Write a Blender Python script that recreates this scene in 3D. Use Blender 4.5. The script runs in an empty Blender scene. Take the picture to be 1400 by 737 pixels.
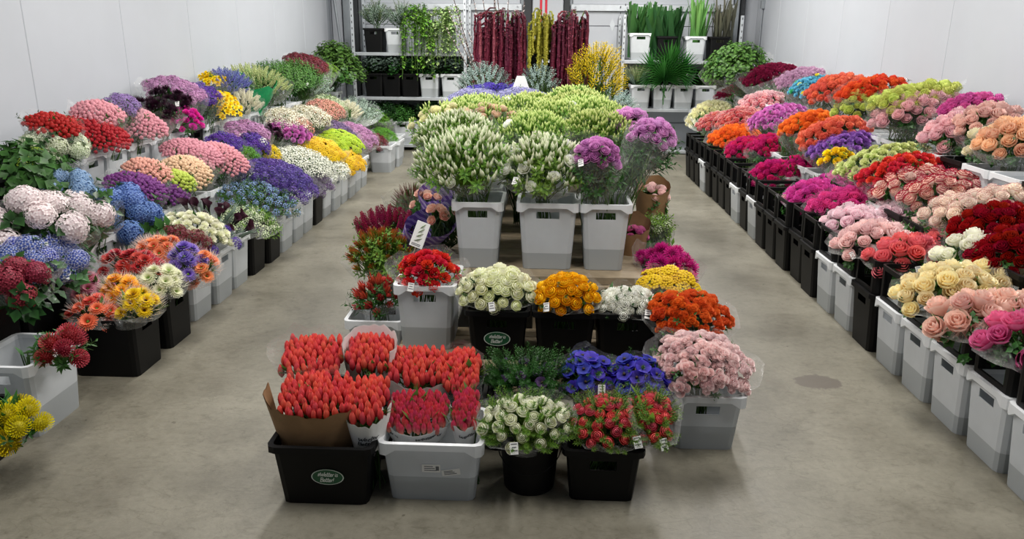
import bpy, math, random
import numpy as np
from mathutils import Vector, Matrix, Quaternion
random.seed(7); rng = np.random.default_rng(7)
SC = bpy.context.scene
C = SC.collection

# ------------------------------------------------------------------ camera, world, lights, exposure
F_PX, EYE = 1050.0, np.array([0.0, 0.0, 1.7])
YAW, PITCH, ROLL = math.radians(2.35), math.radians(16.75), math.radians(0.5)
_f = np.array([-math.sin(YAW)*math.cos(PITCH), math.cos(YAW)*math.cos(PITCH), -math.sin(PITCH)])
_r = np.array([math.cos(YAW), math.sin(YAW), 0.0]); _d = np.cross(_f, _r)
CR, CD = _r*math.cos(ROLL)-_d*math.sin(ROLL), _d*math.cos(ROLL)+_r*math.sin(ROLL)
cam_data = bpy.data.cameras.new('camera'); cam = bpy.data.objects.new('camera', cam_data); C.objects.link(cam)
cam_data.sensor_fit = 'HORIZONTAL'; cam_data.sensor_width = 36.0; cam_data.lens = F_PX/1400*36.0
cam_data.clip_start = 0.05; cam_data.clip_end = 100
M = Matrix.Identity(4)
for i in range(3):
    M[i][0], M[i][1], M[i][2], M[i][3] = CR[i], -CD[i], -_f[i], EYE[i]
cam.matrix_world = M
SC.camera = cam

world = bpy.data.worlds.new('world'); SC.world = world; world.use_nodes = True
world.node_tree.nodes['Background'].inputs[0].default_value = (0.78, 0.85, 1.0, 1)
world.node_tree.nodes['Background'].inputs[1].default_value = 0.22

def area(name, loc, sx, sy, power, col=(1.0, 0.97, 0.93), rot=(0, 0, 0)):
    l = bpy.data.lights.new(name, 'AREA'); l.shape = 'RECTANGLE'; l.size = sx; l.size_y = sy
    l.energy = power; l.color = col
    o = bpy.data.objects.new(name, l); C.objects.link(o); o.location = loc; o.rotation_euler = rot
    return o
for ly, pw in ((2.6, 76), (5.6, 98), (8.6, 106), (10.6, 98)):      # the cold room's tube lamps, under the ceiling and above the frame
    for lx in (-1.5, 1.5):
        area('tube_lamp', (lx, ly, 3.42), 0.25, 1.5, pw)

SC.view_settings.view_transform = 'Standard'; SC.view_settings.look = 'None'
SC.view_settings.gamma = 1.0; SC.view_settings.use_curve_mapping = False
SC.view_settings.exposure = -0.12
SC.cycles.transparent_max_bounces = 24

def at(u, v, x=None, y=None, z=None):
    """the point of the room that the photograph's pixel (u, v) shows, on a plane of known x, y or z"""
    w = _f*F_PX + CR*(u-700.0) + CD*(v-368.5)
    k, val = (0, x) if x is not None else (1, y) if y is not None else (2, z)
    return EYE + w*((val-EYE[k])/w[k])

# ------------------------------------------------------------------ mesh helpers
class MB:
    """collects vertices and faces (material index and a 0..1 base-to-tip value per vertex) for one mesh"""
    def __init__(s): s.v = []; s.f = []; s.m = []; s.t = []
    def add(s, vs, fs, m=0, t=0.5):
        n = len(s.v); s.v.extend([tuple(p) for p in vs])
        s.t.extend(list(t) if hasattr(t, '__len__') else [t]*len(vs))
        for f in fs: s.f.append(tuple(n+i for i in f)); s.m.append(m)
    def grid(s, rows, m=0, t=None, wrap=False):
        """rows: list of equally long lists of points"""
        nr, nc = len(rows), len(rows[0]); vs = [p for r in rows for p in r]
        fs = [(i*nc+j, i*nc+(j+1) % nc, (i+1)*nc+(j+1) % nc, (i+1)*nc+j) for i in range(nr-1) for j in range(nc if wrap else nc-1)]
        if t is None: t = [i/(nr-1) for i in range(nr) for _ in range(nc)]
        s.add(vs, fs, m, t)
    def box(s, lo, hi, m=0, t=0.5):
        x0, y0, z0 = lo; x1, y1, z1 = hi
        s.add([(x0,y0,z0),(x1,y0,z0),(x1,y1,z0),(x0,y1,z0),(x0,y0,z1),(x1,y0,z1),(x1,y1,z1),(x0,y1,z1)],
              [(0,3,2,1),(4,5,6,7),(0,1,5,4),(1,2,6,5),(2,3,7,6),(3,0,4,7)], m, t)
    def bbox(s, lo, hi, b, m=0):
        """a box with chamfered vertical and top edges"""
        x0, y0, z0 = lo; x1, y1, z1 = hi
        def ring(i, z): return [(x0+i+b,y0+i,z),(x1-i-b,y0+i,z),(x1-i,y0+i+b,z),(x1-i,y1-i-b,z),(x1-i-b,y1-i,z),(x0+i+b,y1-i,z),(x0+i,y1-i-b,z),(x0+i,y0+i+b,z)]
        R = [ring(0,z0), ring(0,z1-b), ring(b,z1)]
        s.grid(R, m, wrap=True); n = len(s.v)-24
        s.f.append(tuple(n+i for i in range(7,-1,-1))); s.m.append(m); s.f.append(tuple(n+16+i for i in range(8))); s.m.append(m)
    def tube(s, pts, rad, n=4, m=0, t=None):
        pts = [Vector(p) for p in pts]; R = []
        for i, p in enumerate(pts):
            d = (pts[min(i+1, len(pts)-1)]-pts[max(i-1, 0)]).normalized()
            a = d.cross(Vector((0, 1, 0)) if abs(d.y) < .9 else Vector((1, 0, 0))).normalized(); b = d.cross(a)
            r = rad[i] if hasattr(rad, '__len__') else rad
            R.append([p+(a*math.cos(q)+b*math.sin(q))*r for q in (2*math.pi*k/n for k in range(n))])
        s.grid(R, m, t if t is None else [t]*(len(pts)*n), wrap=True)
    def arr(s):
        """as arrays, for joining many copies"""
        return (np.array(s.v, float), np.array([i for f in s.f for i in f], int), np.array([len(f) for f in s.f], int), np.array(s.m, int), np.array(s.t, float))
    def mesh(s, name, mats, smooth=True): return mesh_from(name, *s.arr(), mats, smooth)

def mesh_from(name, v, loops, sizes, mi, t, mats, smooth=True):
    me = bpy.data.meshes.new(name)
    me.vertices.add(len(v)); me.vertices.foreach_set('co', np.ascontiguousarray(v, dtype=np.float32).ravel())
    me.loops.add(len(loops)); me.loops.foreach_set('vertex_index', loops.astype(np.int32))
    me.polygons.add(len(sizes))
    me.polygons.foreach_set('loop_start', np.concatenate([[0], np.cumsum(sizes)[:-1]]).astype(np.int32))
    for m in mats: me.materials.append(m)
    me.polygons.foreach_set('material_index', np.minimum(mi, max(len(mats)-1, 0)).astype(np.int32))
    me.polygons.foreach_set('use_smooth', np.full(len(sizes), smooth))
    a = me.attributes.new('t', 'FLOAT', 'POINT'); a.data.foreach_set('value', t.astype(np.float32))
    me.update(calc_edges=True)
    return me

def joined(name, tmpl, mats4, mats, smooth=True):
    """one mesh of many copies of a template (arrays) at 4x4 matrices"""
    v, lo, sz, mi, t = tmpl; n = len(v); k = len(mats4)
    A = np.array(mats4, float)
    V = np.einsum('kij,nj->kni', A[:, :3, :3], v) + A[:, None, :3, 3]
    L = (lo[None, :] + (np.arange(k)*n)[:, None]).ravel()
    return mesh_from(name, V.reshape(-1, 3), L, np.tile(sz, k), np.tile(mi, k), np.tile(t, k), mats, smooth)

def obj(name, me, parent=None, loc=None, kind=None, label=None):
    o = bpy.data.objects.new(name, me); C.objects.link(o)
    if parent is not None: o.parent = parent
    if loc is not None: o.location = loc
    if kind: o['kind'] = kind
    if label: o['label'] = label
    return o
def thing(name, label, cat, loc=(0, 0, 0), rz=0.0, group=None, me=None):
    o = obj(name, me, loc=tuple(loc)); o.rotation_euler = (0, 0, rz)
    o['label'] = label; o['category'] = cat
    if group: o['group'] = group
    return o
def struct(name, me, parent=None, loc=None):
    o = obj(name, me, parent, loc)
    if parent is None: o['kind'] = 'structure'
    return o

# ------------------------------------------------------------------ materials
def lin(h):
    h = h.lstrip('#'); c = [int(h[i:i+2], 16)/255 for i in (0, 2, 4)]
    return tuple(((x+.055)/1.055)**2.4 if x > .04045 else x/12.92 for x in c)+(1,)
MATS = {}
def new_mat(name):
    m = bpy.data.materials.new(name); m.use_nodes = True
    nt = m.node_tree; b = nt.nodes['Principled BSDF']; return m, nt, b
def noise(nt, scale, detail=4, rough=.6, coord='Object'):
    tc = nt.nodes.new('ShaderNodeTexCoord'); n = nt.nodes.new('ShaderNodeTexNoise')
    n.inputs['Scale'].default_value = scale; n.inputs['Detail'].default_value = detail; n.inputs['Roughness'].default_value = rough
    nt.links.new(tc.outputs[coord], n.inputs['Vector']); return n
def ramp(nt, src, stops):
    r = nt.nodes.new('ShaderNodeValToRGB'); e = r.color_ramp.elements
    while len(e) < len(stops): e.new(.5)
    for i, (p, c) in enumerate(stops): e[i].position = p; e[i].color = c
    nt.links.new(src, r.inputs[0]); return r
def bump(nt, b, src, strength, dist=.01):
    n = nt.nodes.new('ShaderNodeBump'); n.inputs['Strength'].default_value = strength; n.inputs['Distance'].default_value = dist
    nt.links.new(src, n.inputs['Height']); nt.links.new(n.outputs[0], b.inputs['Normal'])
def plain(name, col, rough=.5, metal=0.0, var=.08, scale=8, bmp=0.0, coat=0.0):
    """one colour with a little procedural unevenness"""
    if name in MATS: return MATS[name]
    m, nt, b = new_mat(name); c = lin(col)
    n = noise(nt, scale)
    lo = tuple(x*(1-var) for x in c[:3])+(1,); hi = tuple(min(1, x*(1+var)) for x in c[:3])+(1,)
    r = ramp(nt, n.outputs[0], [(.3, lo), (.7, hi)]); nt.links.new(r.outputs[0], b.inputs['Base Color'])
    b.inputs['Roughness'].default_value = rough; b.inputs['Metallic'].default_value = metal
    b.inputs['Coat Weight'].default_value = coat
    if bmp: bump(nt, b, n.outputs[0], bmp)
    MATS[name] = m; return m
def petal(name, base, tip, pos=.5, var=.16, trans=.25, rough=.55, mid=None, width=.35):
    """petals and leaves: base-to-tip colour from the mesh, small differences from flower to flower, some light shining through"""
    if name in MATS: return MATS[name]
    m, nt, b = new_mat(name); L = nt.links.new
    a = nt.nodes.new('ShaderNodeAttribute'); a.attribute_name = 't'
    st = [(max(0, pos-width), lin(base)), (min(1, pos+width), lin(tip))]
    if mid: st = [(0.0, lin(base)), (pos, lin(mid)), (1.0, lin(tip))]
    r = ramp(nt, a.outputs['Fac'], st)
    oi = nt.nodes.new('ShaderNodeObjectInfo'); n = noise(nt, 35, 2)
    mr = nt.nodes.new('ShaderNodeMapRange'); mr.inputs['To Min'].default_value = 1-var*1.2; mr.inputs['To Max'].default_value = 1+var
    ad = nt.nodes.new('ShaderNodeMath'); ad.operation = 'MULTIPLY_ADD'; ad.inputs[1].default_value = .5; L(oi.outputs['Random'], ad.inputs[0])
    ml = nt.nodes.new('ShaderNodeMath'); ml.operation = 'MULTIPLY'; ml.inputs[1].default_value = .5; L(n.outputs[0], ml.inputs[0]); L(ml.outputs[0], ad.inputs[2])
    L(ad.outputs[0], mr.inputs['Value'])
    hs = nt.nodes.new('ShaderNodeHueSaturation'); L(mr.outputs[0], hs.inputs['Value']); L(r.outputs[0], hs.inputs['Color'])
    hm = nt.nodes.new('ShaderNodeMapRange'); hm.inputs['To Min'].default_value = .49; hm.inputs['To Max'].default_value = .51; L(oi.outputs['Random'], hm.inputs['Value']); L(hm.outputs[0], hs.inputs['Hue'])
    L(hs.outputs[0], b.inputs['Base Color']); b.inputs['Roughness'].default_value = rough; b.inputs['Specular IOR Level'].default_value = .3
    if trans:
        tr = nt.nodes.new('ShaderNodeBsdfTranslucent'); L(hs.outputs[0], tr.inputs['Color'])
        mx = nt.nodes.new('ShaderNodeMixShader'); mx.inputs[0].default_value = trans
        L(b.outputs[0], mx.inputs[1]); L(tr.outputs[0], mx.inputs[2]); L(mx.outputs[0], nt.nodes['Material Output'].inputs['Surface'])
    MATS[name] = m; return m
def film(name, col=(1, 1, 1, 1), clear=.92, edge=.2, rough=.1):
    """thin clear wrapping film: see-through, glossier at a glancing angle and along its creases"""
    if name in MATS: return MATS[name]
    m, nt, b = new_mat(name); L = nt.links.new
    t = nt.nodes.new('ShaderNodeBsdfTransparent'); t.inputs[0].default_value = col
    b.inputs['Base Color'].default_value = (.78, .8, .78, 1); b.inputs['Roughness'].default_value = rough; b.inputs['Specular IOR Level'].default_value = .8
    n = noise(nt, 22, 3, .7); bump(nt, b, n.outputs[0], .9, .02)
    lw = nt.nodes.new('ShaderNodeLayerWeight'); lw.inputs[0].default_value = .25
    cr = ramp(nt, n.outputs[0], [(.56, (0, 0, 0, 1)), (.72, (1, 1, 1, 1))])
    a = nt.nodes.new('ShaderNodeMath'); a.operation = 'MULTIPLY_ADD'; a.inputs[1].default_value = edge; a.inputs[2].default_value = 1-clear
    L(lw.outputs['Facing'], a.inputs[0])
    a2 = nt.nodes.new('ShaderNodeMath'); a2.operation = 'MULTIPLY_ADD'; a2.inputs[1].default_value = .22; L(cr.outputs[0], a2.inputs[0]); L(a.outputs[0], a2.inputs[2])
    mx = nt.nodes.new('ShaderNodeMixShader'); L(a2.outputs[0], mx.inputs[0]); L(t.outputs[0], mx.inputs[1]); L(b.outputs[0], mx.inputs[2])
    L(mx.outputs[0], nt.nodes['Material Output'].inputs['Surface']); MATS[name] = m; return m
def milky(name, col, clear=.16, trans=.25, wet=None):
    """milky translucent polypropylene; wet: colour of the lower third, where water stands behind the thin wall"""
    m, nt, b = new_mat(name); L = nt.links.new; c = lin(col)
    n = noise(nt, 5, 5); r = ramp(nt, n.outputs[0], [(.3, tuple(x*.9 for x in c[:3])+(1,)), (.7, c)]); colr = r.outputs[0]
    if wet:
        tc = nt.nodes.new('ShaderNodeTexCoord'); sp = nt.nodes.new('ShaderNodeSeparateXYZ'); L(tc.outputs['Object'], sp.inputs[0])
        oi = nt.nodes.new('ShaderNodeObjectInfo'); lv = nt.nodes.new('ShaderNodeMapRange'); lv.inputs['To Min'].default_value = .085; lv.inputs['To Max'].default_value = .135; L(oi.outputs['Random'], lv.inputs['Value'])
        lt = nt.nodes.new('ShaderNodeMath'); lt.operation = 'LESS_THAN'; L(sp.outputs['Z'], lt.inputs[0]); L(lv.outputs[0], lt.inputs[1])
        mx = nt.nodes.new('ShaderNodeMix'); mx.data_type = 'RGBA'; L(lt.outputs[0], mx.inputs[0]); L(colr, mx.inputs[6]); mx.inputs[7].default_value = lin(wet); colr = mx.outputs[2]
    L(colr, b.inputs['Base Color']); b.inputs['Roughness'].default_value = .38
    t = nt.nodes.new('ShaderNodeBsdfTransparent'); t.inputs[0].default_value = (.95, .97, 1, 1)
    tl = nt.nodes.new('ShaderNodeBsdfTranslucent'); L(colr, tl.inputs[0])
    m1 = nt.nodes.new('ShaderNodeMixShader'); m1.inputs[0].default_value = trans; L(b.outputs[0], m1.inputs[1]); L(tl.outputs[0], m1.inputs[2])
    m2 = nt.nodes.new('ShaderNodeMixShader'); m2.inputs[0].default_value = clear; L(m1.outputs[0], m2.inputs[1]); L(t.outputs[0], m2.inputs[2])
    L(m2.outputs[0], nt.nodes['Material Output'].inputs['Surface']); MATS[name] = m; return m
WHITE_PL = milky('white_plastic', '#e6eaed', .14, .25, '#c0c5c7'); WHITE_RIM = milky('white_rim_plastic', '#f3f6f8', .03, .2)
BLACK_PL = plain('black_plastic', '#060607', .52, var=.15, scale=12)
BLACK_PL.node_tree.nodes['Principled BSDF'].inputs['Specular IOR Level'].default_value = .22
WATER = plain('water_in_bucket', '#6f777b', .2, var=.05)
GREEN = petal('stem_green', '#3c5a2a', '#587a36'); LEAF = petal('leaf_green', '#244a1e', '#3f7030', rough=.4)
FILM = film('clear_film'); FOGFILM = film('fogged_film', (.96, .97, .98, 1), .82, .2, .25)
CARD = plain('white_card', '#f1f1ee', .6, var=.03); INK = plain('grey_print', '#6b6d70', .7); BLACKINK = plain('black_print', '#262829', .7)
KRAFT = plain('kraft_paper', '#94734f', .8, var=.14, scale=14, bmp=.25); PAPER = plain('white_paper', '#e2e2df', .6, var=.05, scale=10, bmp=.3)
STEEL = plain('galvanised_steel', '#c3c8cc', .4, .55, .1, 6); GREYMETAL = plain('grey_painted_metal', '#8f959a', .5, .2)
DARKMETAL = plain('dark_rubber', '#2b2e31', .6)

# ------------------------------------------------------------------ the room
XL, XR, YB, YF, ZC = -3.45, 3.30, 12.90, -3.0, 3.5
def floor_mat():
    m, nt, b = new_mat('concrete'); L = nt.links.new
    n1 = noise(nt, 1.1, 8, .62); n2 = noise(nt, 9, 6, .7); n3 = noise(nt, 60, 3)
    r1 = ramp(nt, n1.outputs[0], [(.3, lin('#625e53')), (.5, lin('#767265')), (.72, lin('#868274'))])
    r2 = ramp(nt, n2.outputs[0], [(.25, (.55, .54, .5, 1)), (.48, (.97, .97, .96, 1)), (1, (1, 1, 1, 1))])
    mx = nt.nodes.new('ShaderNodeMix'); mx.data_type = 'RGBA'; mx.blend_type = 'MULTIPLY'; mx.inputs[0].default_value = .75
    L(r1.outputs[0], mx.inputs[6]); L(r2.outputs[0], mx.inputs[7])
    # hairline scuffs, drawn out across the aisle
    tc = nt.nodes.new('ShaderNodeTexCoord'); mp = nt.nodes.new('ShaderNodeMapping'); mp.inputs['Scale'].default_value = (1.3, 3.2, 1); L(tc.outputs['Object'], mp.inputs[0])
    wn = nt.nodes.new('ShaderNodeTexNoise'); wn.inputs['Scale'].default_value = 3; wn.inputs['Detail'].default_value = 5; wn.inputs['Distortion'].default_value = 1.2; L(mp.outputs[0], wn.inputs['Vector'])
    cr = ramp(nt, wn.outputs[0], [(.485, (1, 1, 1, 1)), (.5, (.66, .65, .61, 1)), (.515, (1, 1, 1, 1))])
    m2 = nt.nodes.new('ShaderNodeMix'); m2.data_type = 'RGBA'; m2.blend_type = 'MULTIPLY'; m2.inputs[0].default_value = .6
    L(mx.outputs[2], m2.inputs[6]); L(cr.outputs[0], m2.inputs[7])
    # wandering hairline cracks and dark specks
    vn = nt.nodes.new('ShaderNodeTexVoronoi'); vn.feature = 'DISTANCE_TO_EDGE'; vn.inputs['Scale'].default_value = 1.5
    dv = nt.nodes.new('ShaderNodeMix'); dv.data_type = 'RGBA'; dv.blend_type = 'ADD'; dv.inputs[0].default_value = .35; L(tc.outputs['Object'], dv.inputs[6]); L(n2.outputs['Color'], dv.inputs[7]); L(dv.outputs[2], vn.inputs['Vector'])
    ck = ramp(nt, vn.outputs['Distance'], [(.0, (.62, .6, .56, 1)), (.008, (1, 1, 1, 1))])
    msk = ramp(nt, n1.outputs[0], [(.5, (0, 0, 0, 1)), (.6, (.6, .6, .6, 1))])
    m4 = nt.nodes.new('ShaderNodeMix'); m4.data_type = 'RGBA'; m4.blend_type = 'MULTIPLY'; L(msk.outputs[0], m4.inputs[0]); L(m2.outputs[2], m4.inputs[6]); L(ck.outputs[0], m4.inputs[7])
    ns = noise(nt, 17, 2, .5); sk = ramp(nt, ns.outputs[0], [(.74, (1, 1, 1, 1)), (.78, (.45, .43, .4, 1))])
    nf = noise(nt, 30, 6, .75); fr = ramp(nt, nf.outputs[0], [(.3, (.8, .8, .78, 1)), (.6, (1.0, 1.0, 1.0, 1))])
    m5 = nt.nodes.new('ShaderNodeMix'); m5.data_type = 'RGBA'; m5.blend_type = 'MULTIPLY'; m5.inputs[0].default_value = 1; L(m4.outputs[2], m5.inputs[6]); L(sk.outputs[0], m5.inputs[7])
    m6 = nt.nodes.new('ShaderNodeMix'); m6.data_type = 'RGBA'; m6.blend_type = 'MULTIPLY'; m6.inputs[0].default_value = 1; L(m5.outputs[2], m6.inputs[6]); L(fr.outputs[0], m6.inputs[7]); m2 = m6
    # the one dried stain by the rose rows
    sp = at(1119, 522, z=0)
    vm = nt.nodes.new('ShaderNodeMapping'); vm.inputs['Location'].default_value = (-sp[0]/.115, -sp[1]/.085, 0); vm.inputs['Scale'].default_value = (1/.115, 1/.085, 1); L(tc.outputs['Object'], vm.inputs[0])
    ln = nt.nodes.new('ShaderNodeVectorMath'); ln.operation = 'LENGTH'; L(vm.outputs[0], ln.inputs[0])
    sn = nt.nodes.new('ShaderNodeMath'); sn.operation = 'MULTIPLY_ADD'; sn.inputs[1].default_value = 1.6; L(n2.outputs[0], sn.inputs[0]); L(ln.outputs['Value'], sn.inputs[2])
    sr = ramp(nt, sn.outputs[0], [(.86, (1, 1, 1, 1)), (.93, (0, 0, 0, 1))])
    sd = nt.nodes.new('ShaderNodeMath'); sd.operation = 'MULTIPLY'; sd.inputs[1].default_value = .5; L(sn.outputs[0], sd.inputs[0]); L(sd.outputs[0], sr.inputs[0])
    m3 = nt.nodes.new('ShaderNodeMix'); m3.data_type = 'RGBA'; L(sr.outputs[0], m3.inputs[0]); L(m2.outputs[2], m3.inputs[6]); m3.inputs[7].default_value = lin('#5d574e')
    L(m3.outputs[2], b.inputs['Base Color'])
    rr = ramp(nt, n1.outputs[0], [(.3, (.34, .34, .34, 1)), (.7, (.55, .55, .55, 1))]); L(rr.outputs[0], b.inputs['Roughness'])
    ad = nt.nodes.new('ShaderNodeMath'); ad.operation = 'ADD'; L(n2.outputs[0], ad.inputs[0]); L(n3.outputs[0], ad.inputs[1]); bump(nt, b, ad.outputs[0], .12, .006)
    return m
fm = MB(); fm.box((XL-.1, YF, -.1), (XR+.1, YB+.1, 0)); struct('floor', fm.mesh('floor', [floor_mat()], False))
PANEL = plain('insulated_panel', '#b4b8be', .42, var=.025, scale=2); SEAM = plain('panel_seam', '#969ba2', .7)
cm = MB(); cm.box((XL-.1, YF, ZC), (XR+.1, YB+.1, ZC+.1)); struct('ceiling', cm.mesh('ceiling', [PANEL], False))
def panel_wall(name, x, side, y0):
    w = MB(); w.box((x if side > 0 else x-.1, YF, 0), (x+.1 if side > 0 else x, YB+.1, ZC), 0)
    root = struct(name, w.mesh(name, [SEAM], False))
    p = MB(); p.bbox((-.012, 0.0015, .02), (.012, 1.2185, ZC-.01), .004); me = p.mesh('wall_panel', [PANEL], False)
    for k in range(13):
        y = y0+1.22*k
        if y+1.22 < YB+.2: struct('wall_panel', me, root, (x-side*.008, y, 0))
panel_wall('wall_left', XL, -1, 5.146-1.22*6); panel_wall('wall_right', XR, 1, 5.49-1.22*6)
bm = MB(); bm.box((XL-.1, YB, 0), (XR+.1, YB+.1, ZC)); struct('wall_back', bm.mesh('wall_back', [PANEL], False))
def px(u, y=12.8): return at(u, 20, y=y)[0]
def pz(v, y=12.8, u=700): return at(u, v, y=y)[2]
def sectional_door(name, x0, x1):
    fr = MB(); fr.box((x0-.06, YB-.05, 0), (x0, YB, 3.0)); fr.box((x1, YB-.05, 0), (x1+.06, YB, 3.0)); fr.box((x0-.06, YB-.05, 3.0), (x1+.06, YB, 3.08))
    r = struct(name, fr.mesh(name, [GREYMETAL], False))
    p = MB(); p.bbox((x0+.01, 0, 0), (x1-.01, .04, .49), .012); me = p.mesh('door_panel', [PANEL], False)
    zs = pz(34)
    for k in range(-4, 3): 
        if zs+.5*k > -.3: struct('door_panel', me, r, (0, YB-.06, zs+.5*k))
    rl = MB(); rl.bbox((x0-.02, 0, 0), (x1+.02, .05, .1), .01); struct('door_rail', rl.mesh('door_rail', [STEEL], False), r, (0, YB-.12, pz(14)))
    bl = MB()
    for k in range(4):
        xx = x0+.05+(x1-x0-.1)*k/3; bl.tube([(xx, -.01, .05), (xx, .006, .05)], .012, 6)
    struct('bolt', bl.mesh('bolt', [DARKMETAL]), r, (0, YB-.125, pz(14)))['kind'] = 'stuff'
    pl = MB(); zc = pz(33); xx = px(838); 
    if x0 < xx < x1:
        pl.grid([[(xx, 0, zc+.1), (xx+.045, 0, zc)], [(xx-.045, 0, zc), (xx, 0, zc-.1)]]); struct('latch_plate', pl.mesh('latch_plate', [STEEL], False), r, (0, YB-.065, 0))
    return r
sectional_door('door_1', px(497), px(712)); sectional_door('door_2', px(782), px(1004))
# the post between the doors, with its red strip
tm = MB(); tm.bbox((px(728), YB-.09, 0), (px(770), YB-.002, ZC), .01); t1 = struct('trim_1', tm.mesh('trim_1', [PANEL], False))
for u0, u1, nm, mt in ((716, 726, 'door_track', DARKMETAL), (771, 779, 'door_track', DARKMETAL), (738, 741, 'red_strip', plain('red_strip', '#c81e35', .5)), (745, 748, 'red_strip', plain('red_strip', '#c81e35', .5))):
    k = MB(); k.bbox((px(u0), YB-.1 if nm == 'red_strip' else YB-.08, 0 if nm != 'red_strip' else 1.4), (px(u1), YB-.091 if nm == 'red_strip' else YB-.01, ZC), .002); struct(nm, k.mesh(nm, [mt], False), t1)
for i, (u0, u1, mt, d) in enumerate(((454, 468, PANEL, .12), (470, 479, GREYMETAL, .16), (481, 489, DARKMETAL, .1), (1011, 1018, DARKMETAL, .12), (1004, 1009, GREYMETAL, .18))):
    k = MB(); k.bbox((px(u0), YB-d, 0), (px(u1), YB-.002, ZC), .008); struct('trim_%d' % (i+2), k.mesh('trim_%d' % (i+2), [mt], False))
k = MB(); k.tube([(XL+.03, 12.6, .0), at(466, 60, y=12.5), at(455, -12, y=12.62)], .022, 8)
thing('leaning_pole', 'thin bare pole leaning in the corner behind the salal foliage', 'pole', me=k.mesh('leaning_pole', [GREYMETAL]))
cx_ = at(1029, 20, y=12.5)
e = thing('switch_box', 'small grey switch box with a conduit running down the corner wall', 'switch', (XR-.03, 12.45, at(1029, 6, y=12.45)[2]))
k = MB(); k.bbox((-.04, -.05, -.06), (.012, .05, .06), .006); obj('housing', k.mesh('housing', [GREYMETAL], False), e)
k = MB(); k.tube([(-.01, 0, -.05), (-.01, 0, -1.6)], .012, 6); obj('conduit', k.mesh('conduit', [GREYMETAL]), e)

# ------------------------------------------------------------------ buckets, crates, collars
def rrect(hw, hd, r, ax, ay):
    """rounded rectangle ring: five points per side, of which [1]..[2] bound the opening of half-width ax (short sides) or ay"""
    P = []
    for k, (L, W, a) in enumerate(((hw, hd, ax), (hd, hw, ay), (hw, hd, ax), (hd, hw, ay))):
        side = [(-L+r, -W), (-a, -W), (a, -W), (L-r, -W), (L-r*.29, -W+r*.29)]
        c, s = ((1, 0), (0, 1), (-1, 0), (0, -1))[k]
        P += [(x*c-y*s, x*s+y*c) for x, y in side]
    return P
def shell(bw, bd, tw, td, h, th, r, holes, zs, ax, ay, floor=True):
    """tapered open box with rounded corners; holes: (side, level) cells left open and edged"""
    m = MB(); lv = sorted(set([0.0, h]+list(zs)))
    O, I = [], []
    for z in lv:
        f = z/h; hw, hd = (bw+(tw-bw)*f)/2, (bd+(td-bd)*f)/2; zz = z
        O.append([(x, y, zz) for x, y in rrect(hw, hd, r, ax, ay)])
        I.append([(x, y, zz+(th if z == 0 and floor else 0)) for x, y in rrect(hw-th, hd-th, r*.8, ax, ay)])
    n = 20; base = len(m.v); nl = len(lv)
    m.v += [p for R in O for p in R]+[p for R in I for p in R]; m.t += [.5]*(2*nl*n)
    oi = lambda l, i: base+l*n+i % n; ii = lambda l, i: base+(nl+l)*n+i % n
    def face(*q): m.f.append(q); m.m.append(0)
    for l in range(nl-1):
        for i in range(n):
            side, col = i//5, i % 5
            if col == 1 and (side, l) in holes:
                face(oi(l, i), oi(l, i+1), ii(l, i+1), ii(l, i)); face(oi(l+1, i+1), oi(l+1, i), ii(l+1, i), ii(l+1, i+1))
                face(oi(l, i), ii(l, i), ii(l+1, i), oi(l+1, i)); face(oi(l+1, i+1), ii(l+1, i+1), ii(l, i+1), oi(l, i+1))
            else:
                face(oi(l, i), oi(l, i+1), oi(l+1, i+1), oi(l+1, i)); face(ii(l, i+1), ii(l, i), ii(l+1, i), ii(l+1, i+1))
    for i in range(n):
        face(oi(nl-1, i), oi(nl-1, i+1), ii(nl-1, i+1), ii(nl-1, i))
        if not floor: face(oi(0, i+1), oi(0, i), ii(0, i), ii(0, i+1))
    if floor:
        face(*[oi(0, i) for i in range(n-1, -1, -1)]); face(*[ii(0, i) for i in range(n)])
    return m
def rim_mesh(tw, td, h, drop, ear, out, r, th=.005):
    """the flanged rim: a skirt round the top with longer tabs at the corners"""
    m = MB(); R = [[], [], [], [], []]
    a = rrect(tw/2+out, td/2+out, r+.004, tw/2-.055, td/2-.055); b = rrect(tw/2+.002, td/2+.002, r, tw/2-.055, td/2-.055); c = rrect(tw/2-th, td/2-th, r*.8, tw/2-.055, td/2-.055)
    for i in range(20):
        dz = drop if i % 5 in (1, 2) else ear
        R[0].append((b[i][0], b[i][1], h-dz)); R[1].append((a[i][0], a[i][1], h-dz)); R[2].append((a[i][0], a[i][1], h+.004)); R[3].append((c[i][0], c[i][1], h+.004)); R[4].append((c[i][0], c[i][1], h-.02))
    m.grid(R, wrap=True); return m
KINDS = {  # bottom w, d; top w, d; height; handle half-width
    'tall': (.255, .315, .292, .365, .345, .055), 'slim': (.215, .26, .268, .32, .385, .055), 'low': (.325, .25, .372, .29, .25, .06), 'mid': (.255, .30, .296, .35, .26, .05),
    'deep': (.33, .27, .352, .295, .31, .07), 'wide': (.275, .26, .325, .32, .385, .065)}
_bk = {}
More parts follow.
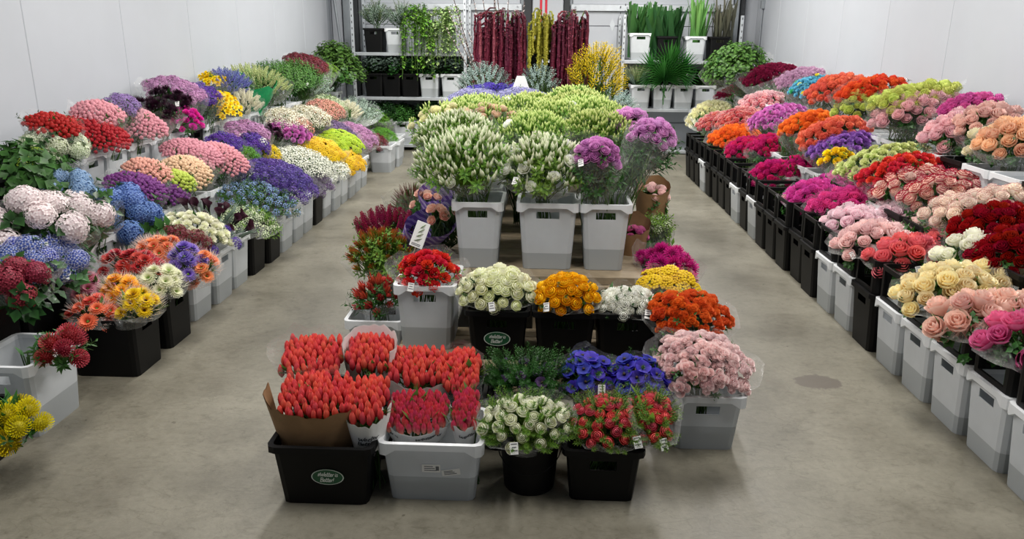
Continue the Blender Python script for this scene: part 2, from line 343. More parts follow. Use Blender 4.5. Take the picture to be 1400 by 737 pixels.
def bucket_meshes(kind, black):
    if (kind, black) in _bk: return _bk[kind, black]
    bw, bd, tw, td, h, a = KINDS[kind]
    ends = kind in ('low', 'deep')      # the wide crates have their grips in the short ends
    body = shell(bw, bd, tw, td, h, .004, .028, {(1, 1), (3, 1)} if ends else {(0, 1), (2, 1)}, (h-.085, h-.045), a, .05 if ends else td/2-.06)
    mb, mr = (BLACK_PL, BLACK_PL) if black else (WHITE_PL, WHITE_RIM)
    out = .006 if kind == 'deep' else .014
    res = [body.mesh('bucket_body', [mb], False), rim_mesh(tw, td, h, .022, .022 if black else .045, out, .028).mesh('bucket_rim', [mr], False), None]
    if not black:
        w = MB(); hw = h*.33; R = []
        for z in (.008, hw):
            f = z/h; R.append([(x, y, z) for x, y in rrect((bw+(tw-bw)*f)/2-.007, (bd+(td-bd)*f)/2-.007, .022, a, td/2-.06)])
        w.grid(R, wrap=True); w.f.append(tuple(range(39, 19, -1))[::-1]); w.m.append(0); res[2] = w.mesh('water', [WATER], False)
    _bk[kind, black] = res; return res
def bucket(kind, black, loc, label, rz=0.0, group=None, water=True, cat='bucket'):
    t = thing('flower_crate' if kind in ('low', 'deep') else 'flower_bucket', label, cat if kind not in ('low', 'deep') else 'crate', loc, rz, group)
    b, r, w = bucket_meshes(kind, black)
    obj('bucket_body', b, t); obj('bucket_rim', r, t)
    if w and water: obj('water', w, t)
    return t
_col = []
def collar(loc, label, rz, group=None):
    if not _col:
        m = shell(.292, .36, .300, .372, .19, .012, .03, {(0, 1), (2, 1), (1, 1), (3, 1)}, (.022, .165), .095, .125, floor=False)
        _col.append(m.mesh('crate_collar', [BLACK_PL], False))
    return thing('crate_collar', label, 'crate collar', loc, rz, group, _col[0])

# ------------------------------------------------------------------ flower heads: each a mesh of its own, facing +z, about one unit in radius
def rev_petal(m, phi, half, prof, nu=3, mat=0, skew=0.0, edge=0.0):
    """one petal of a cup: prof is a list of (radius, height, width fraction) from base to tip"""
    rows = []
    for k, (rho, z, w) in enumerate(prof):
        row = []
        for j in range(nu+1):
            u = -1+2*j/nu; a = phi+u*half*w+skew*k
            row.append((rho*(1+.05*u)*math.cos(a), rho*(1+.05*u)*math.sin(a), z-edge*u*u*(k/(len(prof)-1))))
        rows.append(row)
    m.grid(rows, mat)
def layers(spec, nu=3, seed=1, jit=.06):
    r = random.Random(seed); m = MB()
    for n, half, prof in spec:
        o = r.random()*6
        for k in range(n):
            j = lambda x: x*(1+r.uniform(-jit, jit))
            rev_petal(m, o+2*math.pi*k/n, half, [(j(a), b+r.uniform(-jit, jit)*.5, c) for a, b, c in prof], nu, edge=.12)
    return m
def h_rose():
    m = layers([(3, 1.3, [(.1, -.2, .6), (.27, .5, 1), (.2, .84, .7)]), (4, 1.0, [(.15, -.3, .6), (.46, .42, 1), (.45, .76, .75)]),
                (5, .85, [(.2, -.4, .5), (.68, .3, 1), (.74, .62, .75)]), (5, .8, [(.2, -.6, .5), (.86, .0, 1), (.98, .42, .8)])], seed=3)
    return m
def h_tulip():
    m = layers([(3, 1.1, [(.2, -1.25, .7), (.72, -.7, 1), (.86, .05, 1), (.66, .8, .85), (.2, 1.4, .3)]), (3, 1.12, [(.25, -1.3, .7), (.86, -.75, 1), (1, 0, 1), (.8, .7, .85), (.34, 1.25, .2)])], nu=2, seed=2, jit=.03)
    return m
def h_ranunculus():
    return layers([(3, 1.2, [(.08, .2, .7), (.22, .6, 1), (.12, .72, .8)]), (4, 1.05, [(.2, 0, .7), (.5, .45, 1), (.34, .7, .9)]), (5, .85, [(.3, -.3, .6), (.76, .25, 1), (.62, .56, .9)]), (6, .75, [(.25, -.6, .6), (.96, -.05, 1), (.98, .36, .9)])], seed=5, jit=.05)
def h_carnation():
    r = random.Random(4); m = MB()
    for L, (n, rho, z) in enumerate(((4, .3, .65), (7, .6, .55), (9, .85, .32), (10, 1.0, .02))):
        for k in range(n):
            a0 = 2*math.pi*k/n+r.random(); rows = [[(rho*.25*math.cos(a0+u*.3), rho*.25*math.sin(a0+u*.3), z-.7) for u in (-1, 0, 1)], []]
            rows[0] = [rows[0][0], rows[0][1], rows[0][1], rows[0][1], rows[0][2]]
            for j, u in enumerate((-1, -.5, 0, .5, 1)):
                q = rho*(1+r.uniform(-.18, .14)); rows[1].append((q*math.cos(a0+u*.5), q*math.sin(a0+u*.5), z+r.uniform(-.12, .12)))
            m.grid(rows)
    return m
def h_gerbera(n=22, w=.11, layers_=2, centre=.25, droop=.05):
    r = random.Random(8); m = MB()
    for L in range(layers_):
        for k in range(n):
            a = 2*math.pi*(k+.5*L)/n+r.uniform(-.05, .05); l = (1-.22*L)*r.uniform(.9, 1.05); c, s = math.cos(a), math.sin(a)
            rows = [[(q*c-e*s, q*s+e*c, zz) for e in (-ww, ww)] for q, ww, zz in ((.18, w*.4, .05+.1*L), (l*.6, w, .14+.16*L), (l, w*.5, .12-droop+.2*L))]
            m.grid(rows)
    R = [[(rho*math.cos(2*math.pi*i/10), rho*math.sin(2*math.pi*i/10), z) for i in range(10)] for rho, z in ((centre, .12), (centre*.8, .24), (.02, .27))]
    m.grid(R, 1, wrap=True); return m
def fib(n, lo=-1.0):
    """points spread over a unit sphere above height lo"""
    for i in range(n):
        z = 1-(1-lo)*(i+.5)/n; a = i*2.39996; q = math.sqrt(max(0, 1-z*z)); yield Vector((q*math.cos(a), q*math.sin(a), z))
def frame(n):
    n = n.normalized(); a = n.orthogonal().normalized(); return a, n.cross(a), n
def blob(m, p, n, s, h, k=5, mat=0, t=(0.2, 1.0)):
    """a small low dome"""
    a, b, n = frame(Vector(n)); p = Vector(p); vs = [p+(a*math.cos(2*math.pi*i/k)+b*math.sin(2*math.pi*i/k))*s for i in range(k)]; vs.append(p+n*h)
    m.add(vs, [(i, (i+1) % k, k) for i in range(k)], mat, [t[0]]*k+[t[1]])
def floret(m, p, n, s, k=4, mat=0, cup=.15, spin=0.0, t=(0.1, 1.0)):
    """a small open flower of k petals"""
    a, b, n = frame(Vector(n)); p = Vector(p)
    for i in range(k):
        g = 2*math.pi*i/k+spin; d = a*math.cos(g)+b*math.sin(g); e = n.cross(d)
        m.add([p, p+d*s*.55-e*s*.42+n*s*cup, p+d*s+n*s*cup*.6, p+d*s*.55+e*s*.42+n*s*cup], [(0, 1, 2, 3)], mat, [t[0], .6*t[1], t[1], .6*t[1]])
def h_hydrangea():
    m = MB(); r = random.Random(3)
    for p in fib(95, -.45):
        q = p*r.uniform(.9, 1.05); floret(m, (q.x, q.y, q.z*.85), p+Vector((r.uniform(-.3, .3), r.uniform(-.3, .3), r.uniform(-.2, .3))), .2, 4, 0, .1, r.random())
    R = [[(.8*q*math.cos(2*math.pi*i/10), .8*q*math.sin(2*math.pi*i/10), z) for i in range(10)] for q, z in ((.75, -.4), (1, .1), (.75, .5), (.05, .72))]
    m.grid(R, 0, [.1]*40, wrap=True); return m
def h_celosia():
    m = MB(); r = random.Random(5)
    for p in fib(70, -.2):
        q = p*r.uniform(.86, 1.08); blob(m, q*.72, p+Vector((r.uniform(-.4, .4), r.uniform(-.4, .4), .3)), .24, .34*r.uniform(.8, 1.3), 5, 0)
    R = [[(q*math.cos(2*math.pi*i/8), q*math.sin(2*math.pi*i/8), z) for i in range(8)] for q, z in ((.3, -.75), (.74, -.1), (.7, .35), (.4, .62), (.03, .72))]
    m.grid(R, 0, [.25]*40, wrap=True); return m
def h_crest():
    m = MB(); r = random.Random(5)
    for p in fib(26, -.1):
        q = p*r.uniform(.8, 1.12); blob(m, q*.6, p+Vector((r.uniform(-.4, .4), r.uniform(-.4, .4), .3)), .36, .5*r.uniform(.8, 1.3), 5, 0)
    return m
def h_brush():
    m = MB(); r = random.Random(6)
    for p in fib(110, -.5):
        a, b, n = frame(p); l = r.uniform(.85, 1.08); e = a*.07; m.add([p*.35-e, p*.35+e, p*l+e*.6, p*l-e*.6], [(0, 1, 2, 3)], 0, [.1, .1, 1, 1])
    return m
def h_cluster(n=34, s=.2, k=5, lo=.05, flat=.7, green=True, cup=.15):
    m = MB(); r = random.Random(n)
    for p in fib(n, lo):
        q = Vector((p.x, p.y, p.z*flat))*r.uniform(.82, 1.05)
        floret(m, q, p+Vector((r.uniform(-.5, .5), r.uniform(-.5, .5), .4)), s*r.uniform(.8, 1.2), k, 0, cup, r.random()*3)
        if green: e = Vector((-q.y, q.x, 0)).normalized()*.02; m.add([q-e, q+e, Vector((0, 0, -.9))], [(0, 1, 2)], 1, .3)
    return m
def h_balls(n=36, s=.2, lo=.15, flat=.45, green=True):
    m = MB(); r = random.Random(n)
    for p in fib(n, lo):
        q = Vector((p.x, p.y, p.z*flat+r.uniform(-.05, .05)))
        blob(m, q, Vector((p.x*.3, p.y*.3, 1)), s, s*.7, 5, 0)
        if green: e = Vector((-q.y, q.x, 0)).normalized()*.02; m.add([q-e, q+e, Vector((0, 0, -.9))], [(0, 1, 2)], 1, .3)
    return m
def h_spike(n=34, s=.22, length=2.6, w=.45, k=4, taper=.6, green=False):
    m = MB(); r = random.Random(n)
    for i in range(n):
        f = i/n; a = i*2.39996; q = w*(1-taper*f); p = Vector((q*math.cos(a), q*math.sin(a), -1+length*f))
        floret(m, p, Vector((math.cos(a), math.sin(a), .55)), s*(1-.5*f)*r.uniform(.9, 1.15), k, 0, .35, r.random())
    m.tube([(0, 0, -1.2), (0, 0, -1+length)], [.09, .03], 4, 1, .3); return m
def h_pincushion():
    m = MB(); r = random.Random(2)
    for p in fib(120, -.55):
        a, b, n = frame(p); e = a*.035; b0 = p*.5; b1 = p*.86+Vector((0, 0, .1)); b2 = p*.98+Vector((0, 0, .3*(1-p.z)+.06))
        m.add([b0-e, b0+e, b1+e, b1-e, b2+e*1.6, b2-e*1.6], [(0, 1, 2, 3), (3, 2, 4, 5)], 0, [.0, .0, .5, .5, 1, 1])
    R = [[(q*math.cos(2*math.pi*i/10), q*math.sin(2*math.pi*i/10), z) for i in range(10)] for q, z in ((.2, -.65), (.55, -.3), (.6, .1), (.42, .42), (.03, .56))]
    m.grid(R, 0, [0]*50, wrap=True); return m
def h_bract():
    m = MB(); r = random.Random(9)
    for L, (n, rho, z, w) in enumerate(((4, .25, 1.5, .25), (6, .55, 1.1, .3), (7, .8, .5, .32))):
        for k in range(n):
            a = 2*math.pi*k/n+L*.4; c, s = math.cos(a), math.sin(a)
            rows = [[(q*c-e*s, q*s+e*c, zz) for e in (-ww, 0, ww)] for q, ww, zz in ((.1, .06, -.9), (rho*.8, w*.6, z*.2), (rho, .03, z*r.uniform(.85, 1.1)))]
            m.grid(rows)
    return m
def h_bud(n=5, seed=1, s=1.0, open_=0):
    """a spray of slim upright buds with a few leaves"""
    m = MB(); r = random.Random(seed)
    for k in range(n):
        a = 2*math.pi*k/n+r.random(); q = r.uniform(.2, .85); z = r.uniform(-.3, .5); d = Vector((math.cos(a)*q, math.sin(a)*q, z)); ax = Vector((math.cos(a)*.25, math.sin(a)*.25, 1)).normalized()
        A, B, n_ = frame(ax); l, w = r.uniform(.8, 1.15), r.uniform(.15, .21); R = []
        for f, ww in ((0, .45), (.3, 1), (.65, .75), (1, .06)):
            R.append([d+ax*l*f+(A*math.cos(2*math.pi*i/5)+B*math.sin(2*math.pi*i/5))*w*ww for i in range(5)])
        m.grid(R, 0, [x for x in (.0, .35, .75, 1) for _ in range(5)], wrap=True)
        e = A*.03; m.add([Vector((0, 0, -1.6))-e, Vector((0, 0, -1.6))+e, d+e, d-e], [(0, 1, 2, 3)], 1, .4)
        for j in range(2):
            g = a+r.uniform(-1, 1); t_ = d*.6+Vector((0, 0, -.2)); leaf(m, t_, t_+Vector((math.cos(g)*.5, math.sin(g)*.5, r.uniform(.1, .6))), .11, 1)
    return m
def leaf(m, p, q, w, mat=0, t=(.2, 1.0), fold=.25):
    p, q = Vector(p), Vector(q); d = q-p; s = d.cross(Vector((0, 0, 1)))
    if s.length < 1e-5: s = Vector((1, 0, 0))
    s = s.normalized()*w; n = s.cross(d).normalized()*w*fold; c = p+d*.45
    m.add([p, c-s+n, q, c+s+n, c], [(0, 4, 1), (4, 2, 1), (0, 3, 4), (4, 3, 2)], mat, [t[0], .7, t[1], .7, .4])
def h_leaves(n=14, l=.7, w=.2, up=.5, length=2.0, seed=1, spread=.25):
    """a leafy twig pointing up"""
    m = MB(); r = random.Random(seed); m.tube([(0, 0, -1), (r.uniform(-.1, .1), r.uniform(-.1, .1), -1+length)], [.05, .02], 3, 1, .3)
    for i in range(n):
        f = (i+.5)/n; a = i*2.39996; z = -1+length*(.12+.88*f); p = Vector((0, 0, z)); ll = l*(1-.35*f)*r.uniform(.8, 1.15)
        leaf(m, p, p+Vector((math.cos(a)*ll, math.sin(a)*ll, up*ll+r.uniform(-spread, spread)*ll)), w*ll, 0)
    return m
def h_fern(n=16, l=.5, length=2.2, seed=1):
    m = MB(); r = random.Random(seed); m.tube([(0, 0, -1), (0, 0, length-1)], [.04, .015], 3, 1, .3)
    for i in range(n):
        f = i/n
        for k in range(3):
            a = i*1.3+k*2.094; p = Vector((0, 0, -1+length*f)); ll = l*(1.05-.6*f)
            e = Vector((-math.sin(a), math.cos(a), 0))*.05; q = p+Vector((math.cos(a)*ll, math.sin(a)*ll, ll*.7)); m.add([p-e, p+e, q], [(0, 1, 2)], 0, [.2, .2, 1])
    return m
def h_blade(l=4.0, w=.32, seed=1, lean=.5):
    r = random.Random(seed); m = MB(); rows = []
    for i in range(7):
        f = i/6; ww = w*math.sin(math.pi*min(.97, .12+f*.85))**.7; x = lean*f*f
        rows.append([(x, -ww, l*f+.0), (x+ww*.25, 0, l*f), (x, ww, l*f)])
    m.grid(rows); return m
def h_grass(n=16, l=2.6, seed=1, w=.05, spread=.6):
    m = MB(); r = random.Random(seed)
    for i in range(n):
        a = r.random()*6.28; q = r.random()*spread; p = Vector((r.uniform(-.2, .2), r.uniform(-.2, .2), -1)); ll = l*r.uniform(.7, 1.05)
        mid = p+Vector((math.cos(a)*q*.35, math.sin(a)*q*.35, ll*.6)); tip = p+Vector((math.cos(a)*q, math.sin(a)*q, ll)); e = Vector((-math.sin(a), math.cos(a), 0))*w
        m.add([p-e, p+e, mid+e, mid-e, tip], [(0, 1, 2, 3), (3, 2, 4)], 0, [.1, .1, .6, .6, 1])
    return m
def h_calla():
    m = MB(); R = []
    for f, rho, z in ((0, .12, -1.6), (.3, .3, -.6), (.6, .55, .2), (1, .95, .7)):
        R.append([(rho*math.cos(2*math.pi*i/9)*.8, rho*math.sin(2*math.pi*i/9)+(.25*f if i in (2, 3) else 0), z+(.5*f if i in (1, 2, 3) else -.15*f*(i in (6, 7)))) for i in range(9)])
    m.grid(R, wrap=True); m.tube([(0, 0, -.6), (0, .05, .55)], [.1, .06], 5, 1, .5); return m
def h_anemone():
    m = layers([(5, .75, [(.1, 0, .6), (.55, .12, 1), (.95, .3, .8)]), (5, .7, [(.1, -.05, .6), (.6, .02, 1), (1.05, .1, .8)])], seed=4)
    R = [[(rho*math.cos(2*math.pi*i/8), rho*math.sin(2*math.pi*i/8), z) for i in range(8)] for rho, z in ((.2, .05), (.17, .22), (.02, .26))]
    m.grid(R, 1, wrap=True); return m
def h_daffodil():
    m = MB()
    for k in range(6):
        a = math.pi*k/3; c, s = math.cos(a), math.sin(a); m.grid([[(q*c-e*s, q*s+e*c, z) for e in (-w, w)] for q, w, z in ((.1, .1, 0), (.6, .34, .15), (1, .06, .1))])
    R = [[(rho*math.cos(2*math.pi*i/9), rho*math.sin(2*math.pi*i/9), z) for i in range(9)] for rho, z in ((.18, 0), (.28, .4), (.4, .6))]
    m.grid(R, 0, wrap=True); return m
HEADS = {'rose': h_rose, 'tulip': h_tulip, 'ranunculus': h_ranunculus, 'carnation': h_carnation, 'gerbera': h_gerbera, 'hydrangea': h_hydrangea, 'celosia': h_celosia, 'crest': h_crest, 'brush': h_brush,
    'spider': lambda: h_gerbera(34, .06, 3, .16, -.1), 'daisy': lambda: h_gerbera(12, .2, 1, .3, .1), 'statice': lambda: h_cluster(34, .24, 4, .0, .75), 'wax': lambda: h_cluster(26, .2, 5, -.1, .8), 'lace': lambda: h_cluster(46, .13, 4, .1, .5),
    'yarrow': lambda: h_balls(36, .22, .2, .4), 'berries': lambda: h_balls(22, .17, -.2, .9), 'spike': h_spike, 'stock': lambda: h_spike(40, .34, 2.4, .5, 4, .5), 'liatris': lambda: h_spike(44, .2, 3.4, .28, 3, .3),
    'snapdragon': lambda: h_spike(26, .36, 2.8, .42, 3, .85), 'pincushion': h_pincushion, 'bract': h_bract, 'bud': lambda: h_bud(6, 1), 'bud2': lambda: h_bud(5, 7), 'twig': lambda: h_leaves(), 'twig_fine': lambda: h_leaves(22, .45, .16, .7, 2.2, 3), 'salal': lambda: h_leaves(11, .95, .38, .3, 2.0, 5),
    'euc': lambda: h_leaves(16, .5, .42, .3, 2.2, 8), 'fern': h_fern, 'grass': h_grass, 'calla': h_calla, 'anemone': h_anemone, 'daffodil': h_daffodil, 'iris': lambda: h_spike(14, .5, 2.2, .3, 3, .6), 'spray': lambda: spray_rose()}
def spray_rose():
    m = MB()
    for x, y, z, s in ((0, 0, .25, .55), (.55, .15, 0, .5), (-.35, .5, .05, .5), (-.4, -.4, .0, .5), (.3, -.55, -.05, .48)):
        b = h_rose(); n = len(m.v)
        m.v += [(x+a*s, y+c*s, z+d*s) for a, c, d in b.v]; m.t += b.t; m.f += [tuple(n+i for i in f) for f in b.f]; m.m += b.m
    return m
_tm, _me = {}, {}
def template(kind):
    if kind not in _tm: _tm[kind] = HEADS[kind]().arr()
    return _tm[kind]
def head_mesh(kind, mats, name):
    k = (kind, tuple(m.name for m in mats))
    if k not in _me: _me[k] = mesh_from(name, *template(kind), mats)
    return _me[k]

# ------------------------------------------------------------------ bunches: stems in a bucket, flower heads in a dome, often a film sleeve and a price tag
GRN = petal('leaf_light', '#3d6a25', '#7ea63c', trans=.3); GREY_GRN = petal('leaf_grey', '#5a705f', '#9fb3a2'); DK = petal('leaf_dark', '#172f16', '#2f5526', rough=.35)
YELLOW_C = petal('yellow_eye', '#b98a12', '#e6c22e', trans=0); DARK_C = petal('dark_eye', '#1a1410', '#3a2c18', trans=0)
ST = {}
def S(key, kind, part, base, tip, size, sec=None, pos=.5, cov=.95, zs=1.0, fol=('twig', None, 12, .05), var=.16, mid=None, joined=None, trans=.25, lean=.9, up=0.0, square=False, deep=(.25, 1.1), width=.35):
    ST[key] = dict(kind=kind, part=part, mats=[petal('petal_'+key, base, tip, pos, var, trans, mid=mid, width=width), sec or GREEN], size=size, cov=cov, zs=zs, fol=fol, joined=joined, lean=lean, up=up, square=square, deep=deep)
def roses(key, base, tip, size=.037, **k): S(key, 'rose', 'rose_head', base, tip, size, fol=('salal', LEAF, 24, .042), deep=(.7, 2.2), zs=1.25, lean=.75, **k)
# wall side opposite the roses
S('viburnum', 'lace', 'viburnum_head', '#7fa02b', '#b9d24a', .05, fol=('salal', LEAF, 70, .095), cov=.2)
S('hyd_white', 'hydrangea', 'hydrangea_head', '#b9c79c', '#eef0dc', .075, fol=('salal', DK, 10, .09), cov=1.0)
S('hyd_blush', 'hydrangea', 'hydrangea_head', '#e6d4d6', '#fcf5f3', .085, fol=('salal', DK, 12, .1), cov=1.0)
S('hyd_blue', 'hydrangea', 'hydrangea_head', '#2f4f96', '#7fa0d6', .078, fol=('salal', LEAF, 14, .1), cov=.9)
S('hyd_sky', 'hydrangea', 'hydrangea_head', '#6d8fc0', '#aac4e2', .06, fol=('salal', LEAF, 10, .08))
S('hyd_picotee', 'hydrangea', 'hydrangea_head', '#4257ad', '#e6e9f4', .062, pos=.72, fol=('salal', LEAF, 10, .08))
S('hyd_red', 'hydrangea', 'hydrangea_head', '#6b1a28', '#b04052', .065, fol=('salal', DK, 8, .08))
for k, b, t in (('crimson', '#7d0d18', '#c3202c'), ('pink', '#c4707f', '#eba9b2'), ('peach', '#d68f7c', '#f1bba8'), ('beige', '#cfa07e', '#efcfae'), ('lime', '#8fa32c', '#cfdc63'), ('plum', '#4d1c57', '#85438f')):
    S('cel_'+k, 'crest', 'celosia_crest', b, t, .016, fol=('twig', LEAF, 8, .05), cov=.95, zs=1.1, joined=True, lean=1.0)
S('cock_black', 'brush', 'cockscomb', '#120711', '#331026', .05, cov=1.3, zs=.9, fol=('twig', DK, 6, .05))
S('magenta', 'carnation', 'carnation_head', '#a80a78', '#e83cb4', .03)
for k, b, t in (('lav', '#6f5694', '#a98cc4'), ('violet', '#3a1a78', '#6b3fb0'), ('purple', '#2f1a66', '#6a50a8'), ('mauve', '#9b5f93', '#cf9cc4'), ('dusk', '#4e3863', '#87709a'), ('burg', '#4d1220', '#7d2437'), ('yellow', '#c39d05', '#f0d21e')):
    S('sta_'+k, 'statice', 'statice_spray', b, t, .042, cov=1.3, fol=('twig', LEAF, 10, .045))
S('daffodil', 'daffodil', 'daffodil_head', '#e2b90a', '#fbe01c', .034, cov=1.5, fol=('grass', GRN, 6, .05))
S('iris', 'iris', 'iris_head', '#4a4fa4', '#8d93d2', .035, cov=1.2, fol=('grass', GREY_GRN, 8, .05))
S('iris_pale', 'iris', 'iris_head', '#8d88ba', '#c3c2dc', .035, cov=1.2, fol=('grass', GREY_GRN, 8, .05))
S('stock_cream', 'stock', 'stock_spike', '#d8d3b2', '#f4f0da', .032, cov=1.0)
S('snap', 'snapdragon', 'snapdragon_spike', '#9ab04a', '#e3e8b2', .034, cov=1.0, fol=('twig', LEAF, 10, .05))
S('ruscus', 'twig', 'leafy_twig', '#2b5220', '#5f8f3d', .065, cov=3.2, fol=('twig', LEAF, 40, .07), joined=True)
S('euc_grey', 'euc', 'eucalyptus_twig', '#6b8272', '#b3c6b6', .06, GREY_GRN, cov=2.6, fol=('euc', GREY_GRN, 30, .06), joined=True)
S('salal', 'salal', 'leafy_twig', '#223f16', '#567f34', .085, cov=1.6, fol=('salal', LEAF, 16, .09), joined=True)
S('bupl', 'lace', 'green_spray', '#5f9122', '#a0d03e', .042, cov=1.3, fol=('twig', GRN, 10, .05))
S('waxwhite', 'wax', 'wax_flower_spray', '#c9c9a8', '#f5f3e6', .042, YELLOW_C, cov=1.3, fol=('twig_fine', LEAF, 14, .05))
S('waxpink', 'wax', 'wax_flower_spray', '#c66a6a', '#e9b39c', .042, cov=1.3, fol=('twig_fine', LEAF, 14, .05))
S('daisy', 'wax', 'daisy_spray', '#dfe3c8', '#fbfbf3', .042, cov=1.35, fol=('twig_fine', LEAF, 14, .045))
S('yarrow', 'yarrow', 'yarrow_head', '#c99a05', '#f2cc14', .045, cov=1.25, fol=('fern', LEAF, 10, .05))
S('limewax', 'yarrow', 'green_umbel', '#7da414', '#c3d92e', .042, cov=1.2, fol=('twig', GRN, 10, .05))
S('parsley', 'lace', 'green_spray', '#3d7d1c', '#79b83a', .04, cov=1.3, fol=('fern', GRN, 16, .05))
S('aster', 'wax', 'bluebell_spray', '#5877b8', '#a5c0e6', .03, cov=.4, fol=('twig', LEAF, 110, .05), deep=(-.3, .8))
S('freesia_w', 'wax', 'white_green_spray', '#a9c479', '#eef2d8', .034, cov=.7, fol=('twig', GRN, 50, .05), deep=(-.2, .9))
S('button', 'carnation', 'pompon_head', '#dfe2b4', '#f8f7e4', .032, cov=.9, fol=('twig', LEAF, 12, .05))
S('calla', 'calla', 'calla_bloom', '#12060d', '#3d1a2a', .036, DARK_C, cov=.8, fol=('grass', GREY_GRN, 6, .06))
S('purple_tulle', 'celosia', 'purple_head', '#4b1a5a', '#7f3f92', .035, cov=1.1)
for k, b, t in (('coral', '#c8402a', '#f3785c'), ('rose', '#b5476a', '#e89bb0'), ('gold', '#e08a10', '#f9b42a'), ('yell', '#d9a808', '#f8dc22'), ('red', '#8d1420', '#cc3b3c'), ('cream', '#cfd59a', '#f2f2d4'), ('orange', '#d65f2c', '#f59a68'), ('purp', '#5233a0', '#8f76d0')):
    S('ger_'+k, 'spider', 'gerbera_head', b, t, .046, DARK_C if k in ('red', 'yell') else GRN, cov=1.5, fol=('grass', GREEN, 4, .04), lean=.7)
S('pin_yellow', 'pincushion', 'pincushion_head', '#b3a416', '#f4e41e', .05, cov=1.0, fol=('twig', LEAF, 8, .06))
S('pin_red', 'pincushion', 'pincushion_head', '#8a1a22', '#e0616a', .048, cov=1.0, fol=('twig', LEAF, 12, .06))
# rose side
roses('r_peach', '#e6a880', '#f8d2b2', .045); roses('r_cream', '#d9cf9c', '#f5efd2', .042); roses('r_dust', '#d8a39c', '#f0cdc3', .045); roses('r_lpink', '#dda6b2', '#f6d2d6', .044)
roses('r_dpink', '#cc959e', '#eec4c8', .044); roses('r_mag', '#b0357e', '#e06cb2', .038); roses('r_lime', '#a3b23c', '#d6de7e', .042); roses('r_orred', '#bd2a1c', '#ea6138', .04); roses('r_coralred', '#c83a2e', '#f0866a', .04)
roses('r_lav', '#a77a9c', '#d9b3cc', .034); roses('r_burg', '#4b0d1c', '#8d2040', .038); roses('r_dred', '#5c0710', '#a5101f', .036)
roses('r_bicol', '#fff3e6', '#b8284a', .04, pos=.95, width=.05); roses('r_redcream', '#ffe6da', '#b01c40', .042, pos=.8, width=.06); roses('r_blushw', '#e5b9a8', '#f6e2d6', .04)
S('car_red', 'carnation', 'carnation_head', '#a8121a', '#e0383a', .034); S('car_purp', 'carnation', 'carnation_head', '#6a3a94', '#a873c8', .034); S('car_orchid', 'carnation', 'carnation_head', '#b04e9e', '#dd86cc', .034)
S('car_lime', 'carnation', 'carnation_head', '#8fa63a', '#dce2a0', .036); roses('r_coral2', '#c9452f', '#f0876c', .04); roses('r_orange', '#d3501a', '#f68a3c', .038); roses('r_pw', '#e0607a', '#fae2e2', .04, pos=.72, width=.18)
S('multi_b', 'carnation', 'dyed_head', '#3a8fc0', '#79c6de', .03); S('multi_y', 'carnation', 'dyed_head', '#d8b80c', '#f5e03a', .03); S('multi_g', 'carnation', 'dyed_head', '#2a9a62', '#62cc8e', .03)
S('mum_yellow', 'carnation', 'yellow_head', '#dfb308', '#fbe029', .036)
roses('r_hot', '#b81e6e', '#ec5aa8', .04); roses('r_fuch', '#b0207c', '#e75cb8', .038); roses('r_magenta', '#a30d55', '#d93286', .038); roses('r_cherry', '#a80f4c', '#d8347c', .038)
roses('r_yellow', '#f2d28c', '#fdf4cc', .045); roses('r_white', '#e6e6c4', '#fcfbf0', .046); roses('r_coral', '#d3475a', '#f4868c', .046); roses('r_blush', '#e8b9b8', '#fadfdd', .044); roses('r_pale', '#e8bccb', '#fbe6ec', .044)
roses('r_peachpink', '#e8b0a2', '#f9d9cc', .05); roses('r_hot2', '#c93a78', '#f080b0', .05); roses('r_rw', '#cf3440', '#fadcd4', .04, pos=.88, width=.12); roses('r_crm2', '#d2ce8e', '#f3f0cc', .042)
# island
S('tulip_red', 'tulip', 'tulip_head', '#c4202a', '#f4645c', .0128, GREEN, up=9.0, square=True, cov=.56, zs=1.65, fol=('grass', GREEN, 6, .03), lean=.35, var=.1)
S('tulip_pink', 'tulip', 'tulip_head', '#eab096', '#d4405a', .0115, GREEN, up=9.0, square=True, cov=.6, zs=1.6, fol=('grass', GREEN, 6, .03), lean=.35, pos=.36, var=.12)
S('anem_white', 'ranunculus', 'ranunculus_head', '#d3dc8c', '#fdfdee', .024, fol=('fern', GRN, 120, .04), cov=.36, deep=(.0, .9))
S('ran_red', 'ranunculus', 'ranunculus_head', '#b21326', '#f06a72', .022, fol=('fern', GRN, 120, .04), cov=.34, deep=(-.05, .9), var=.3)
S('anem_dark', 'anemone', 'anemone_head', '#2a1838', '#513a66', .024, DARK_C, fol=('fern', LEAF, 190, .05), cov=.16, deep=(-.4, .7))
S('anem_blue', 'anemone', 'anemone_head', '#140c6e', '#302aa8', .032, DARK_C, fol=('fern', LEAF, 24, .045), cov=1.0)
S('spray_pink', 'spray', 'spray_rose_cluster', '#ecbabc', '#fdeae8', .04, fol=('twig', LEAF, 14, .05), cov=1.25)
S('spray_orange', 'spray', 'spray_rose_cluster', '#bf3f14', '#f07b38', .038, fol=('twig', LEAF, 18, .05), cov=1.05)
S('magenta_fluff', 'brush', 'magenta_plume', '#8e0d58', '#d8278c', .05, cov=1.5, fol=('twig', LEAF, 4, .04))
S('amaryllis_red', 'carnation', 'red_carnation_head', '#a50f16', '#e22c2e', .034, cov=1.1, fol=('twig', GRN, 12, .045))
S('ran_cream', 'ranunculus', 'ranunculus_head', '#eef2a2', '#ffffea', .031, fol=('fern', LEAF, 10, .045), cov=1.15)
S('ran_yellow', 'ranunculus', 'ranunculus_head', '#ee9a08', '#ffcc1c', .031, fol=('fern', LEAF, 8, .045), cov=1.2)
S('ran_white', 'ranunculus', 'ranunculus_head', '#cfd2b6', '#fbfbf4', .029, fol=('fern', LEAF, 14, .045), cov=1.0)
